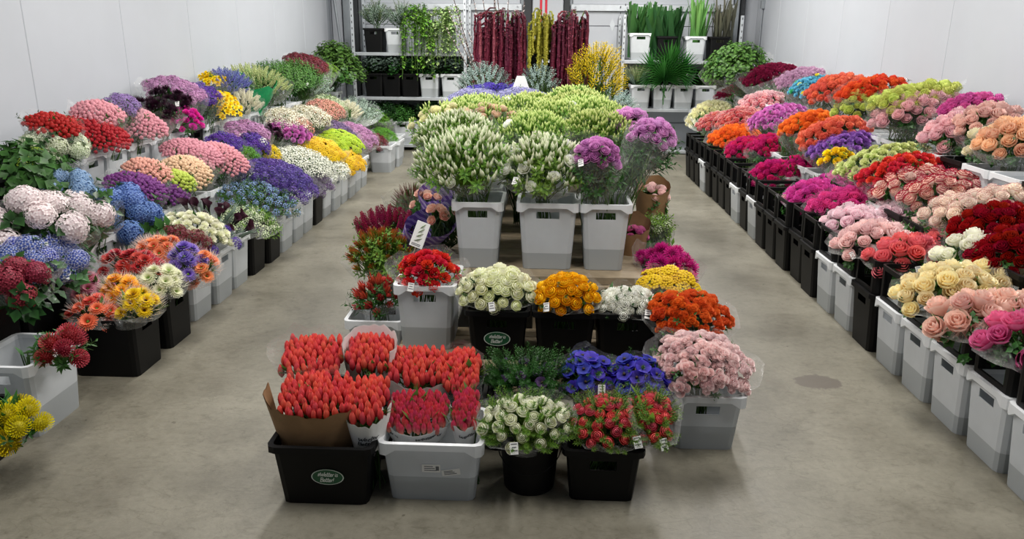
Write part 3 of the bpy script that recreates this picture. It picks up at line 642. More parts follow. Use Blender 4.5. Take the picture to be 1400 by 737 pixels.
S('leuc', 'bract', 'leucadendron_head', '#5f7d24', '#c2432c', .03, fol=('twig', GRN, 50, .06), cov=.7, pos=.75)
S('leuc_mix', 'bract', 'leucadendron_head', '#7a2a22', '#c8463a', .03, fol=('twig', LEAF, 22, .055), cov=.8)
S('plume_dark', 'stock', 'celosia_plume', '#6a0a34', '#a81c4c', .027, cov=1.0, zs=1.3, up=.8, fol=('twig', LEAF, 10, .05))
S('heather', 'liatris', 'heather_spike', '#5d1c28', '#8a3a46', .018, cov=1.3, fol=('grass', GREEN, 8, .05))
S('peony', 'rose', 'garden_rose_head', '#f0a07c', '#f8dccc', .032, fol=('salal', LEAF, 4, .04)); S('peony_pink', 'rose', 'garden_rose_head', '#a82a72', '#d878ac', .04, fol=('salal', LEAF, 6, .05))
S('lis_bud', 'bud', 'lisianthus_spray', '#86a840', '#f6f8de', .038, GRN, cov=1.35, fol=('twig', GRN, 60, .07), up=1.2, pos=.45, lean=.6)
S('lis_green', 'bud2', 'lisianthus_spray', '#7aa636', '#e2ec9c', .036, GRN, cov=1.35, joined=True, fol=('twig', GRN, 50, .06), up=1.2, pos=.5, lean=.5)
S('lis_white', 'rose', 'lisianthus_bloom', '#e8ecc8', '#ffffff', .036, cov=.25, fol=('twig', GRN, 8, .06))
S('lis_purple', 'rose', 'lisianthus_bloom', '#a04c98', '#e6a4dc', .034, cov=.95, deep=(.7, 2.6), fol=('twig', LEAF, 60, .065))
S('lis_lilac', 'rose', 'lisianthus_bloom', '#ae5ca6', '#eab2e2', .037, cov=.9, deep=(.7, 2.6), fol=('twig', LEAF, 70, .07))
S('lis_peach', 'rose', 'lisianthus_bloom', '#dfa98a', '#f3dcc4', .034, cov=.3, fol=('twig', GRN, 10, .06)); S('lis_yel', 'rose', 'lisianthus_bloom', '#d4cf86', '#f4efc8', .036, cov=.35, fol=('twig', GRN, 12, .06))
S('limon', 'statice', 'limonium_spray', '#7a78b4', '#b6b4dc', .042, cov=1.2, fol=('twig_fine', GREY_GRN, 12, .06)); S('limon_v', 'statice', 'limonium_spray', '#2e2390', '#5a4ac4', .042, cov=1.3, fol=('twig_fine', GREY_GRN, 8, .06))
S('eryng', 'euc', 'silver_twig', '#6d8a80', '#b4c9c2', .045, GREY_GRN, lean=1.4, cov=2.6, fol=('euc', GREY_GRN, 10, .05), joined=True)
S('forsythia', 'twig_fine', 'blossom_branch', '#c9a905', '#f7dc1c', .075, cov=1.6, fol=('twig_fine', GRN, 8, .05), joined=True, trans=.35)

_tag = []
def tag_mesh():
    if not _tag:
        m = MB(); m.box((-.015, -.001, -.022), (.015, .001, .022), 0)
        for k, w in enumerate((.011, .008, .012)): m.box((-w, -.0016, .014-.012*k), (w, -.001, .018-.012*k), 1)
        _tag.append(m.mesh('price_tag', [CARD, INK], False))
    return _tag[0]
def sleeve_mesh(rings, mat, wav, name, seed, closed=True, thick=0):
    """rings: list of (centre, X vector, Y vector); the last ring gets a wavy edge along its axis"""
    r = random.Random(seed); n = 20; R = []
    w = [r.uniform(.92, 1.08) for _ in range(n)]; top = [r.uniform(-.3, 1)*wav for _ in range(n)]
    for k, (c, X, Y) in enumerate(rings):
        ax = X.cross(Y).normalized() if X.length*Y.length > 0 else Vector((0, 0, 1)); f = k/(len(rings)-1); row = []
        for i in range(n):
            a = 2*math.pi*i/n; s = 1+(w[i]-1)*f; row.append(c+X*math.cos(a)*s+Y*math.sin(a)*s+(ax*top[i] if k == len(rings)-1 else Vector((0, 0, 0))))
        R.append(row)
    m = MB(); m.grid(R, wrap=True); return m.mesh(name, [mat])
def bunch(style, label, c, base, zneck, r, tilt=(0, 0), name=None, cat='flower bunch', sleeve='clear', tag=False, seed=0, n=None, group=None, extra=(), smin=None, stems=True, rim=1.1, yaw=0.0, size=None, push=0.0):
    st = ST[style]; rd = random.Random(seed*7919+len(label)); c = Vector(c); base = Vector(base); rx, ry, rz = r; s = size or st['size']
    A = Vector((tilt[0], tilt[1], 1)).normalized(); X = Vector((math.cos(yaw), math.sin(yaw), 0)); X = (X-A*X.dot(A)).normalized(); Y = A.cross(X)
    root = thing(name or st['part'].split('_')[0]+'_bunch', label, cat, base, group=group)
    dx, dy = c.x-base.x, c.y-base.y; L = lambda q, m_: max(-m_, min(m_, q))
    neck = Vector((base.x+L(dx, .05), base.y+L(dy, .05), zneck))-base
    lc = c-base; heads = []
    def place(st_, n_, qmax=1.0, q0=0.0, s_=None, dz=0.0):
        out = []; ph = rd.random()*6.28; s_ = s_ or st_['size']
        for i in range(n_):
            q = qmax*math.sqrt(q0+(1-q0)*(i+.5)/n_); a = i*2.39996+ph; j = s_*.35
            ca, sa = math.cos(a), math.sin(a)
            if st_['square']: e_ = .86/max(abs(ca), abs(sa))**.8; ca, sa = ca*e_, sa*e_
            p = lc+X*(rx*q*ca+rd.uniform(-j, j))+Y*(ry*q*sa+rd.uniform(-j, j))+A*(rz*(1-1.25*q**2.4)+rd.uniform(-j, j)*.8+dz)
            nrm = (A+Vector((0, 0, st_['up']))+(X*math.cos(a)+Y*math.sin(a))*q*st_['lean']+Vector((rd.uniform(-.15, .15), rd.uniform(-.15, .15), 0))).normalized()
            out.append((p, nrm, s_*rd.uniform(.85, 1.12)))
        return out
    def put(st_, pl):
        dist = (c-Vector(EYE)).length; pxs = 2*(pl[0][2] if pl else .03)*F_PX/dist
        mats = []
        for p, nrm, q in pl:
            rot = nrm.to_track_quat('Z', 'Y').to_matrix() @ Matrix.Rotation(rd.random()*6.28, 3, 'Z'); mats.append(Matrix.Translation(p) @ rot.to_4x4() @ Matrix.Diagonal((q, q, q*st_['zs'], 1)))
        if st_['joined'] or (st_['joined'] is None and pxs < 7.5):
            obj(st_['part'], joined(st_['part'], template(st_['kind']), mats, st_['mats']), root, kind='stuff')
        else:
            me = head_mesh(st_['kind'], st_['mats'], st_['part'])
            for mm in mats: obj(st_['part'], me, root).matrix_local = mm
        return pl
    nh = n or max(4, int(1.5*st['cov']*rx*ry/(s*s)))
    heads = put(st, place(st, nh, s_=s))
    for es, en, *rest in extra: put(ST[es], place(ST[es], en, *(rest or (1.0,)), dz=.012))
    fk, fm_, fn, fs = st['fol']
    if fn:
        pl = []
        for i in range(fn):
            q = math.sqrt(rd.random())*1.02; a = rd.random()*6.28; deep = rd.uniform(*st['deep'])*fs*1.1
            p = lc+X*rx*q*math.cos(a)+Y*ry*q*math.sin(a)+A*(rz*(1-q*q)-deep); nrm = (A*.9+(X*math.cos(a)+Y*math.sin(a))*q*1.1).normalized()
            pl.append(Matrix.Translation(p) @ nrm.to_track_quat('Z', 'Y').to_matrix().to_4x4() @ Matrix.Rotation(rd.random()*6, 4, 'Z') @ Matrix.Scale(fs*rd.uniform(.8, 1.2), 4))
        obj('foliage', joined('foliage', template(fk), pl, [fm_ or LEAF, GREEN]), root, kind='stuff')
    if stems:
        m = MB(); long_ = (lc-neck).length > .2; mx_ = 44 if long_ else 24; hs = heads if len(heads) < mx_ else rd.sample(heads, mx_)
        if long_ and hs: hs = [hs[i % len(hs)] for i in range(mx_)]
        for p, nrm, q in hs:
            b = Vector((rd.uniform(-.06, .06), rd.uniform(-.06, .06), .0)); w_ = .1 if long_ else .05; nk = neck+Vector((rd.uniform(-w_, w_), rd.uniform(-w_, w_), 0)); m.tube([b, nk, p-nrm*q*.5], .0035, 3, 0)
        # leaves along the stems, above the bucket's rim
        for p, nrm, q in hs*(4 if long_ else 1):
            f = rd.uniform(.1, .85); e = neck+(p-neck)*f+Vector((rd.uniform(-.09, .09), rd.uniform(-.07, .07), 0))*(1.1-f if long_ else .3); a = rd.random()*6.28; l = rd.uniform(.04, .08); leaf(m, e, e+Vector((math.cos(a)*l*.7, math.sin(a)*l*.7, l)), .013, 1)
        obj('stems', m.mesh('stems', [GREEN, st['fol'][1] or LEAF]), root, kind='stuff')
    if sleeve:
        k = {'clear': FILM, 'fog': FOGFILM, 'kraft': KRAFT, 'paper': PAPER}.get(sleeve, sleeve)
        f = rim; X3, Y3 = X*(rx*f+s*.4), Y*(ry*f+s*.4); b0 = Vector((neck.x, neck.y, neck.z-.05)); H = Vector((1, 0, 0)), Vector((0, 1, 0))
        top = lc-A*(s*.2-push); mid = neck.lerp(top, .5)
        rings = [(b0, H[0]*.075, H[1]*.08), (neck+Vector((0, 0, .01)), H[0]*.085, H[1]*.09), (mid, X3*.68+H[0]*.015, Y3*.68+H[1]*.015), (neck.lerp(top, .85), X3*.93, Y3*.93), (top+A*.008, X3, Y3)]
        obj('paper_wrap' if sleeve in ('kraft', 'paper') else 'film_sleeve', sleeve_mesh(rings, k, .05, 'film_sleeve', seed), root)
    if st['kind'] == 'spider':
        m = MB()
        for i in range(260):
            q = math.sqrt(rd.uniform(.15, 1)); a = rd.random()*6.28; p = lc+X*rx*1.05*q*math.cos(a)+Y*ry*1.05*q*math.sin(a)+A*(rz*(1-1.25*q**2.4)+s*.2); d = (A*.8+(X*math.cos(a)+Y*math.sin(a))*q*1.2+Vector((rd.uniform(-.4, .4), rd.uniform(-.4, .4), rd.uniform(-.3, .3)))).normalized()
            e = d.orthogonal().normalized()*.0016; l = rd.uniform(.03, .055); m.add([p-e, p+e, p+d*l], [(0, 1, 2)], 0, [.4, .4, 1])
        obj('net_sleeve', m.mesh('net_sleeve', [petal('net_'+style, '#%s' % {'coral': 'f08a70', 'rose': 'ee9ab2', 'gold': 'f7b24a', 'yell': 'f8e060', 'red': 'd86a62', 'cream': 'eef0d0', 'orange': 'f6b28a', 'purp': '9c88d8'}[style[4:]], '#f4ece6', trans=.4)]), root, kind='stuff')
    if tag:
        a = rd.uniform(-2.4, -.7); p = lc+X*rx*math.cos(a)*1.05+Y*ry*math.sin(a)*1.12+A*(.01)
        o = obj('price_tag', tag_mesh(), root, p); o.rotation_euler = (rd.uniform(-.7, -.2), rd.uniform(-.4, .4), rd.uniform(-.5, .5))
    return root

# ------------------------------------------------------------------ the tiers along both walls
ROWS = {  # bucket centre x, mass x, first slot y, pitch, slots, base z, tilt towards the aisle, facing
    'LT': (-3.14, -3.00, 3.94, .32, 21, .605, .30, 1), 'LM': (-2.71, -2.58, 4.17, .32, 18, .225, .34, 1), 'LF': (-2.29, -2.22, 4.51, .32, 15, 0, .34, 1),
    'RF': (2.03, 2.08, 2.68, .32, 24, 0, -.20, -1), 'RM': (2.43, 2.45, 3.36, .32, 21, .30, -.34, -1), 'RT': (2.85, 2.86, 4.2, .32, 19, .615, -.30, -1)}
ZRIM = {'LT': .95, 'LM': .57, 'LF': .345, 'RF': .535, 'RM': .645, 'RT': .96}
SLOT = {}; COUNT = [0]
def E(row, u, v, rx, ry, rz, style, short, label, dx=0.0, zlim=(.05, .36), **k):
    xc, xm, y0, pitch, ns, z0, tl, sd = ROWS[row]; zr = ZRIM[row]
    rx, ry = rx*(1.14 if row[0] == 'L' else 1.1 if row == 'RF' else 1.22), ry*(1.22 if row[0] == 'L' else 1.18 if row == 'RF' else 1.12)
    c = at(u, v-(0 if row[0] == 'L' else 5), x=xm+dx+(.09 if row == 'RF' else 0)); z = max(zr+zlim[0], min(zr+zlim[1], c[2]))
    if abs(z-c[2]) > 1e-4: c = at(u, v, z=z); c[0] = max(-3.28, min(3.12, c[0]))
    w_ = rx*1.12+ST[style]['size']*1.3+.03; c[0] = max(XL+w_, min(XR-w_, c[0]))
    i = max(0, min(ns-1, round((c[1]+.04-y0)/pitch))); yb = y0+i*pitch
    SLOT.setdefault((row, i), []).append(short); COUNT[0] += 1
    bx = xc+max(-.07, min(.07, c[0]-xc))+random.uniform(-.012, .012); by = yb+max(-.04, min(.04, (c[1]-yb)*.3))
    return bunch(style, label, (c[0], c[1], c[2]-rz*.45), (bx, by, z0+.012), zr+.01, (rx, ry, rz), (tl, -.28), seed=COUNT[0], **k)

# top tier opposite the roses, near to far
E('LT', 28, 222, .17, .16, .10, 'viburnum', 'lime viburnum', 'dark green leafy bunch with lime viburnum heads, nearest in its top tier', tag=True)
E('LT', 72, 198, .15, .13, .09, 'hyd_white', 'white-green hydrangeas', 'greenish white hydrangea heads beside the lime viburnum', n=8)
E('LT', 72, 166, .14, .10, .05, 'cel_crimson', 'crimson celosia', 'smaller crimson celosia bunch, behind the greenish white hydrangeas')
E('LT', 122, 174, .22, .16, .09, 'cel_crimson', 'crimson celosia', 'large crimson red celosia bunch in front of the pink celosia')
E('LT', 132, 150, .14, .14, .06, 'cel_pink', 'pink celosia', 'pink celosia bunch close to the wall behind the crimson one')
E('LT', 180, 160, .22, .15, .09, 'cel_pink', 'pink celosia', 'large pink celosia bunch with a white price tag below it', tag=True)
E('LT', 168, 140, .10, .10, .05, 'sta_lav', 'pale lavender statice', 'small pale lavender statice bunch behind the pink celosia')
E('LT', 212, 144, .17, .07, .05, 'cock_black', 'near-black cockscomb', 'nearer of two near-black cockscombs among the purple statice', tag=True)
E('LT', 236, 131, .15, .07, .05, 'cock_black', 'near-black cockscomb', 'farther of two near-black cockscombs among the purple statice', tag=True)
E('LT', 235, 119, .22, .15, .06, 'sta_mauve', 'lilac statice', 'lilac statice bunch in film behind the near-black cockscombs', dx=-.1)
E('LT', 255, 158, .11, .10, .10, 'magenta', 'magenta carnations', 'vivid magenta carnation bunch hanging over the top tier with a white tag', tag=True, dx=.12)
E('LT', 276, 126, .14, .12, .06, 'sta_violet', 'deep violet statice', 'deep violet statice bunch beside the yellow daffodils')
E('LT', 262, 106, .12, .10, .04, 'daffodil', 'yellow daffodils', 'small yellow daffodil bunch against the wall', dx=-.15)
E('LT', 301, 137, .16, .15, .10, 'daffodil', 'yellow daffodils', 'bright yellow daffodil bunch in film, largest of the daffodils', dx=.05, tag=True)
E('LT', 276, 100, .12, .12, .05, 'iris_pale', 'pale mauve irises', 'pale mauve iris bunch in frosted film close to the wall', sleeve='fog', dx=-.16)
E('LT', 312, 106, .19, .15, .07, 'iris', 'blue irises', 'blue iris bunch behind the large yellow daffodils', tag=True)
E('LT', 333, 134, .14, .14, .08, 'stock_cream', 'cream stock', 'cream white stock bunch below the emerald wrap', dx=.06)
GREENWRAP = plain('emerald_tissue', '#0f9a5e', .6, var=.15, scale=18, bmp=.3)
E('LT', 348, 114, .13, .13, .03, 'ruscus', 'emerald wrap', 'green bunch wrapped in emerald tissue', sleeve=GREENWRAP, zlim=(.05, .3), push=.05, rim=1.25)
E('LT', 352, 103, .28, .16, .08, 'snap', 'lime white snapdragons', 'lime and white snapdragon bunch behind the emerald wrap', tag=True)
E('LT', 378, 100, .28, .2, .1, 'ruscus', 'green ruscus', 'nearer bunch of dark green ruscus beside the snapdragons', sleeve=None)
E('LT', 402, 97, .26, .2, .1, 'ruscus', 'green ruscus', 'farther bunch of dark green ruscus, beside the grey eucalyptus', sleeve=None, dx=-.05, tag=True)
E('LT', 424, 109, .22, .2, .1, 'euc_grey', 'silver eucalyptus', 'silvery grey eucalyptus bunch at the far end of its top tier', sleeve=None)
E('LT', 418, 84, .24, .22, .07, 'sta_burg', 'burgundy flowers', 'dark burgundy flower bunch behind the silver eucalyptus', zlim=(.05, .48))
E('LT', 450, 93, .1, .1, .06, 'bupl', 'pale yellow-green flowers', 'pale yellow green flower bunch beside the large salal bush', dx=.06)
# middle tier, near to far
E('LM', 42, 292, .19, .17, .1, 'hyd_blush', 'blush hydrangeas', 'blush white hydrangea bunch over the blue picotee hydrangeas', n=7, tag=True)
E('LM', 118, 283, .13, .13, .08, 'hyd_blush', 'blush hydrangeas', 'smaller blush pink hydrangea bunch beside the deep blue hydrangeas', n=4)
E('LM', 96, 252, .13, .1, .04, 'hyd_sky', 'sky-blue hydrangeas', 'pale sky blue hydrangea bunch behind the blush ones', n=6, dx=-.15)
E('LM', 168, 282, .19, .16, .12, 'hyd_blue', 'deep blue hydrangeas', 'deep blue hydrangea bunch with broad green leaves and a tag', n=9, tag=True)
E('LM', 185, 250, .17, .13, .06, 'cel_plum', 'plum celosia', 'nearer of the two plum purple celosia bunches', dx=-.08)
E('LM', 226, 256, .14, .12, .06, 'cel_plum', 'plum celosia', 'farther of the two plum purple celosia bunches, under the lime celosia')
E('LM', 241, 244, .11, .1, .07, 'cel_lime', 'lime celosia', 'lime green celosia bunch below the peach celosia', dx=.04, tag=True)
E('LM', 200, 229, .14, .12, .06, 'cel_peach', 'peach celosia', 'salmon peach celosia bunch, nearest of the pale celosia', dx=-.1)
E('LM', 252, 228, .17, .16, .09, 'cel_beige', 'beige-peach celosia', 'beige peach celosia bunch between the salmon and the pink ones')
E('LM', 262, 204, .2, .16, .07, 'cel_pink', 'dusty-pink celosia', 'dusty pink celosia bunch in the middle tier, nearer of two', dx=-.1)
E('LM', 297, 209, .22, .15, .1, 'cel_pink', 'dusty-pink celosia', 'dusty pink celosia bunch in the middle tier, farther of two')
E('LM', 307, 193, .12, .11, .05, 'sta_violet', 'violet statice', 'violet statice bunch with white edge, nearer of two in the middle tier', dx=-.08)
E('LM', 344, 194, .13, .12, .06, 'sta_violet', 'violet statice', 'violet statice bunch beside the small yellow bunch', extra=(('daisy', 3, 1.2),))
E('LM', 334, 208, .1, .1, .05, 'parsley', 'small green bunch', 'small mossy green bunch below the violet statice', dx=.05)
E('LM', 361, 206, .13, .11, .06, 'sta_yellow', 'small yellow statice', 'small bright yellow statice bunch beside violet statice', dx=.04)
E('LM', 338, 177, .17, .15, .05, 'sta_mauve', 'mauve flowers', 'mauve pink flower bunch behind the black brush flower', dx=-.1)
E('LM', 368, 181, .1, .08, .05, 'cock_black', 'black brush flower', 'single black brush flower bunch in the middle tier')
E('LM', 396, 175, .2, .16, .06, 'car_orchid', 'orchid-pink carnations', 'orchid pink carnation bunch beside the black brush flower')
E('LM', 392, 160, .19, .16, .06, 'waxwhite', 'white wax flowers', 'creamy white wax flower bunch, nearer of two', dx=-.06)
E('LM', 424, 155, .2, .16, .06, 'waxwhite', 'white wax flowers', 'creamy white wax flower bunch, farther of two')
E('LM', 408, 168, .12, .1, .04, 'waxpink', 'salmon wax flowers', 'small salmon wax flower bunch beside the orchid carnations', dx=.05)
E('LM', 445, 147, .2, .2, .07, 'waxpink', 'russet wax flowers', 'russet orange wax flower bunch toward the far end of the middle tier', dx=-.05)
E('LM', 474, 148, .16, .2, .07, 'stock_cream', 'white stock', 'white stock bunch at the far end of the middle tier')
E('LM', 448, 140, .2, .2, .05, 'freesia_w', 'mixed pale greens', 'pale mixed green bunch behind the russet wax flowers', dx=-.15)
E('LM', 492, 147, .25, .2, .09, 'euc_grey', 'blue-green eucalyptus', 'blue green eucalyptus bunch behind the bright parsley green bunches', dx=.05, zlim=(.05, .3))
# floor row, from the crates to the far end
E('LF', 251, 326, .15, .1, .06, 'sta_burg', 'plum-dark flowers', 'dark plum flower bunch in front of the white pompons', zlim=(.03, .3))
E('LF', 264, 306, .2, .13, .07, 'button', 'white pompons', 'creamy white pompon bunch with a tag on its film', tag=True, extra=(('sta_violet', 6, 1.15, .8),))
E('LF', 292, 291, .24, .13, .08, 'calla', 'black calla lilies', 'near black calla lily bunch behind the white pompons', tag=True, n=16)
E('LF', 338, 298, .19, .16, .07, 'freesia_w', 'white-green sprays', 'small white flowered green spray bunch beside the callas', tag=True, zlim=(.03, .3))
E('LF', 352, 266, .27, .2, .09, 'aster', 'pale-blue flowers', 'leafy pale blue flower bunch in front of the violet statice', dx=-.02)
E('LF', 376, 238, .3, .22, .12, 'sta_purple', 'deep violet statice', 'large deep violet statice bunch above the pale blue flowers')
E('LF', 424, 243, .17, .18, .1, 'sta_dusk', 'dusky violet statice', 'dusky violet statice bunch in film over the black bucket')
E('LF', 412, 216, .26, .18, .07, 'daisy', 'white daisies', 'white daisy spray bunch, nearer of two', dx=-.06)
E('LF', 445, 224, .2, .17, .08, 'daisy', 'white daisies', 'white daisy spray bunch, farther of two, below the yarrow')
E('LF', 437, 199, .22, .16, .07, 'yarrow', 'yellow yarrow', 'golden yellow yarrow bunch, nearer of two', dx=-.08)
E('LF', 466, 212, .24, .18, .08, 'yarrow', 'yellow yarrow', 'golden yellow yarrow bunch, farther of two')
E('LF', 466, 189, .22, .18, .06, 'limewax', 'lime-green umbels', 'bright lime green umbel bunch behind the yellow yarrow', dx=-.04)
E('LF', 448, 176, .3, .22, .08, 'sta_dusk', 'grey-purple flowers', 'grey purple flower bunch, nearer of two behind the lime umbels', dx=-.18, tag=True)
E('LF', 482, 180, .25, .22, .08, 'sta_mauve', 'plum-mauve flowers', 'plum mauve flower bunch beside the russet one', dx=-.1)
# rose side: back row
E('RT', 1392, 186, .17, .17, .1, 'r_peach', 'peach roses', 'peach rose bunch nearest in the back rose row', sleeve='fog')
E('RT', 1362, 192, .12, .12, .09, 'r_cream', 'cream roses', 'cream rose bunch beside the peach roses in the back row', n=10, dx=-.04)
E('RT', 1352, 164, .16, .14, .08, 'r_dust', 'dusty-peach roses', 'dusty peach rose bunch behind the cream roses', dx=.06)
E('RT', 1306, 178, .17, .16, .12, 'r_lpink', 'light pink roses', 'light pink rose bunch with film, between dusty peach and dusty pink', dx=-.04)
E('RT', 1328, 146, .17, .12, .05, 'r_mag', 'orchid-pink roses', 'orchid pink rose bunch close to the wall behind the light pink roses', dx=.12)
E('RT', 1260, 147, .27, .16, .1, 'r_dpink', 'dusty pink roses', 'dusty pink rose bunch beside the lime green roses')
E('RT', 1250, 128, .26, .15, .05, 'r_lime', 'pale lime roses', 'pale lime rose bunch against the wall', dx=.1)
E('RT', 1184, 140, .22, .17, .11, 'r_lime', 'lime-green roses', 'lime green rose bunch hanging over the back rose row', dx=-.03, tag=True)
E('RT', 1192, 118, .25, .16, .06, 'r_orred', 'orange-red roses', 'orange red rose bunch behind the lime roses', dx=.08)
E('RT', 1146, 120, .24, .2, .1, 'r_coralred', 'coral-red roses', 'coral red rose bunch between the orange red and the dyed rainbow flowers')
E('RT', 1112, 118, .2, .18, .08, 'multi_b', 'dyed rainbow carnations', 'dyed blue, yellow and green carnation bunch', extra=(('multi_y', 6, 1.1), ('multi_g', 5, 1.0, .5)))
E('RT', 1096, 103, .22, .2, .07, 'r_lav', 'lavender-pink roses', 'lavender pink rose bunch behind the dyed rainbow carnations', dx=.05)
E('RT', 1078, 98, .28, .26, .08, 'r_burg', 'burgundy roses', 'burgundy rose bunch at the far end of the back rose row')
# rose side: middle row
E('RM', 1392, 340, .18, .16, .08, 'r_dred', 'dark red roses', 'dark red rose bunch nearest in the middle rose row', dx=-.08)
E('RM', 1366, 305, .2, .16, .08, 'r_dred', 'dark red roses', 'dark red rose bunch in front of the white roses with red edges')
E('RM', 1350, 280, .24, .12, .07, 'r_bicol', 'red-edged white roses', 'white rose bunch with red petal edges and a tag', tag=True, dx=.05)
E('RM', 1302, 287, .12, .11, .08, 'r_bicol', 'red-edged white roses', 'smaller white rose bunch with red edges, overhanging the pale pink roses', dx=-.08)
E('RM', 1288, 258, .2, .13, .08, 'r_redcream', 'red and cream roses', 'nearer of the two red and cream rose bunches', dx=.04, tag=True)
E('RM', 1246, 251, .2, .13, .08, 'r_redcream', 'red and cream roses', 'farther of the two red and cream rose bunches', extra=(('r_blushw', 4, 1.0),))
E('RM', 1232, 231, .24, .14, .06, 'car_red', 'bright red carnations', 'bright red carnation bunch behind the red and cream roses')
E('RM', 1206, 218, .28, .14, .07, 'car_lime', 'lime-green carnations', 'pale lime green carnation bunch beside the yellow wrapped bunch')
E('RM', 1146, 216, .1, .08, .06, 'mum_yellow', 'yellow wrapped flowers', 'bright yellow bunch lying in film between purple and lime carnations', dx=-.1)
E('RM', 1150, 198, .22, .15, .06, 'car_purp', 'purple carnations', 'purple carnation bunch below the coral roses')
E('RM', 1140, 180, .24, .16, .09, 'r_coral2', 'coral roses', 'coral rose bunch in the middle rose row')
E('RM', 1104, 164, .2, .16, .06, 'r_orange', 'orange roses', 'orange rose bunch above the coral roses')
E('RM', 1084, 176, .09, .09, .06, 'mum_yellow', 'small yellow bunch', 'small round yellow bunch beside the orange roses', dx=-.06)
E('RM', 1062, 159, .25, .2, .08, 'car_orchid', 'orchid carnations', 'orchid pink carnation bunch below the pink and white roses')
E('RM', 1040, 136, .24, .22, .09, 'r_pw', 'pink-white roses', 'pink and white rose bunch beside the dark red ones', dx=.02)
E('RM', 1008, 124, .26, .22, .06, 'r_burg', 'wine-red roses', 'wine red rose bunch at the far end of the middle rose row')
# rose side: front row
E('RF', 1400, 455, .14, .13, .09, 'r_hot2', 'hot pink roses', 'hot pink rose bunch nearest in the front rose row', dx=-.05, n=10)
E('RF', 1372, 425, .2, .14, .1, 'r_peachpink', 'peach-pink roses', 'peach pink rose bunch in creased film, nearer of two', n=16)
E('RF', 1330, 425, .14, .12, .09, 'r_peachpink', 'peach-pink roses', 'peach pink rose bunch hanging over the collar, farther of two', n=10, dx=-.1)
E('RF', 1300, 388, .22, .15, .11, 'r_yellow', 'buttery yellow roses', 'buttery yellow rose bunch overhanging the black collars')
E('RF', 1352, 378, .16, .13, .08, 'r_yellow', 'buttery yellow roses', 'buttery yellow rose bunch nearer the wall', dx=.17)
E('RF', 1340, 344, .21, .13, .09, 'r_white', 'cream white roses', 'cream white rose bunch between coral and dark red roses', dx=.12, n=18)
E('RF', 1238, 342, .18, .12, .09, 'r_coral', 'coral pink roses', 'coral pink rose bunch over the collars with a white tag', tag=True, dx=-.02)
E('RF', 1284, 335, .15, .12, .07, 'r_coral', 'coral pink roses', 'coral pink rose bunch beside the cream white roses', dx=.16)
E('RF', 1192, 322, .2, .13, .09, 'r_blush', 'blush roses', 'blush rose bunch in film between coral and pale pink', dx=-.04, tag=True)
E('RF', 1268, 318, .18, .12, .06, 'r_blush', 'blush roses', 'blush rose bunch behind the coral pink roses', dx=.2)
E('RF', 1168, 298, .16, .14, .08, 'r_pale', 'pale pink roses', 'pale pink rose bunch with a tag, nearer the aisle', tag=True, dx=-.04)
E('RF', 1222, 296, .2, .14, .08, 'r_pale', 'pale pink roses', 'pale pink rose bunch nearer the wall', dx=.17)
E('RF', 1168, 275, .28, .14, .08, 'r_hot', 'hot pink roses', 'hot pink rose bunch behind the pale pink roses', dx=.03)
E('RF', 1112, 262, .2, .17, .1, 'r_fuch', 'fuchsia roses', 'fuchsia rose bunch over the collars, nearer the aisle', dx=-.02, extra=(('r_pw', 5, 1.05, .6),))
E('RF', 1152, 252, .2, .16, .08, 'r_fuch', 'fuchsia roses', 'fuchsia rose bunch behind, nearer the wall', dx=.18)
E('RF', 1060, 232, .2, .17, .1, 'r_magenta', 'magenta roses', 'magenta rose bunch, nearer of two over the aisle', dx=-.02)
E('RF', 1104, 228, .22, .16, .08, 'r_magenta', 'magenta roses', 'magenta rose bunch beside the purple carnations', dx=.18)
E('RF', 1022, 203, .2, .18, .09, 'r_cherry', 'cherry roses', 'cherry pink rose bunch over the collars', dx=-.02)
E('RF', 1062, 198, .25, .18, .08, 'r_cherry', 'cherry roses', 'cherry pink rose bunch nearer the wall, below orchid carnations', dx=.16)
E('RF', 1004, 187, .26, .2, .08, 'r_orange', 'bright orange roses', 'bright orange rose bunch in the front rose row')
E('RF', 982, 169, .22, .22, .09, 'r_rw', 'red and white roses', 'red and white rose bunch, nearer of two by the cream roses', dx=-.02)
E('RF', 1012, 163, .25, .22, .09, 'r_rw', 'red and white roses', 'red and white rose bunch below the pink and white roses', dx=.14)
E('RF', 957, 166, .16, .2, .08, 'r_crm2', 'pale yellow roses', 'pale yellow rose bunch at the aisle end of the front row', dx=-.06)
E('RF', 974, 153, .25, .24, .08, 'r_crm2', 'pale yellow roses', 'pale yellow rose bunch farthest in the front rose row', dx=.1)

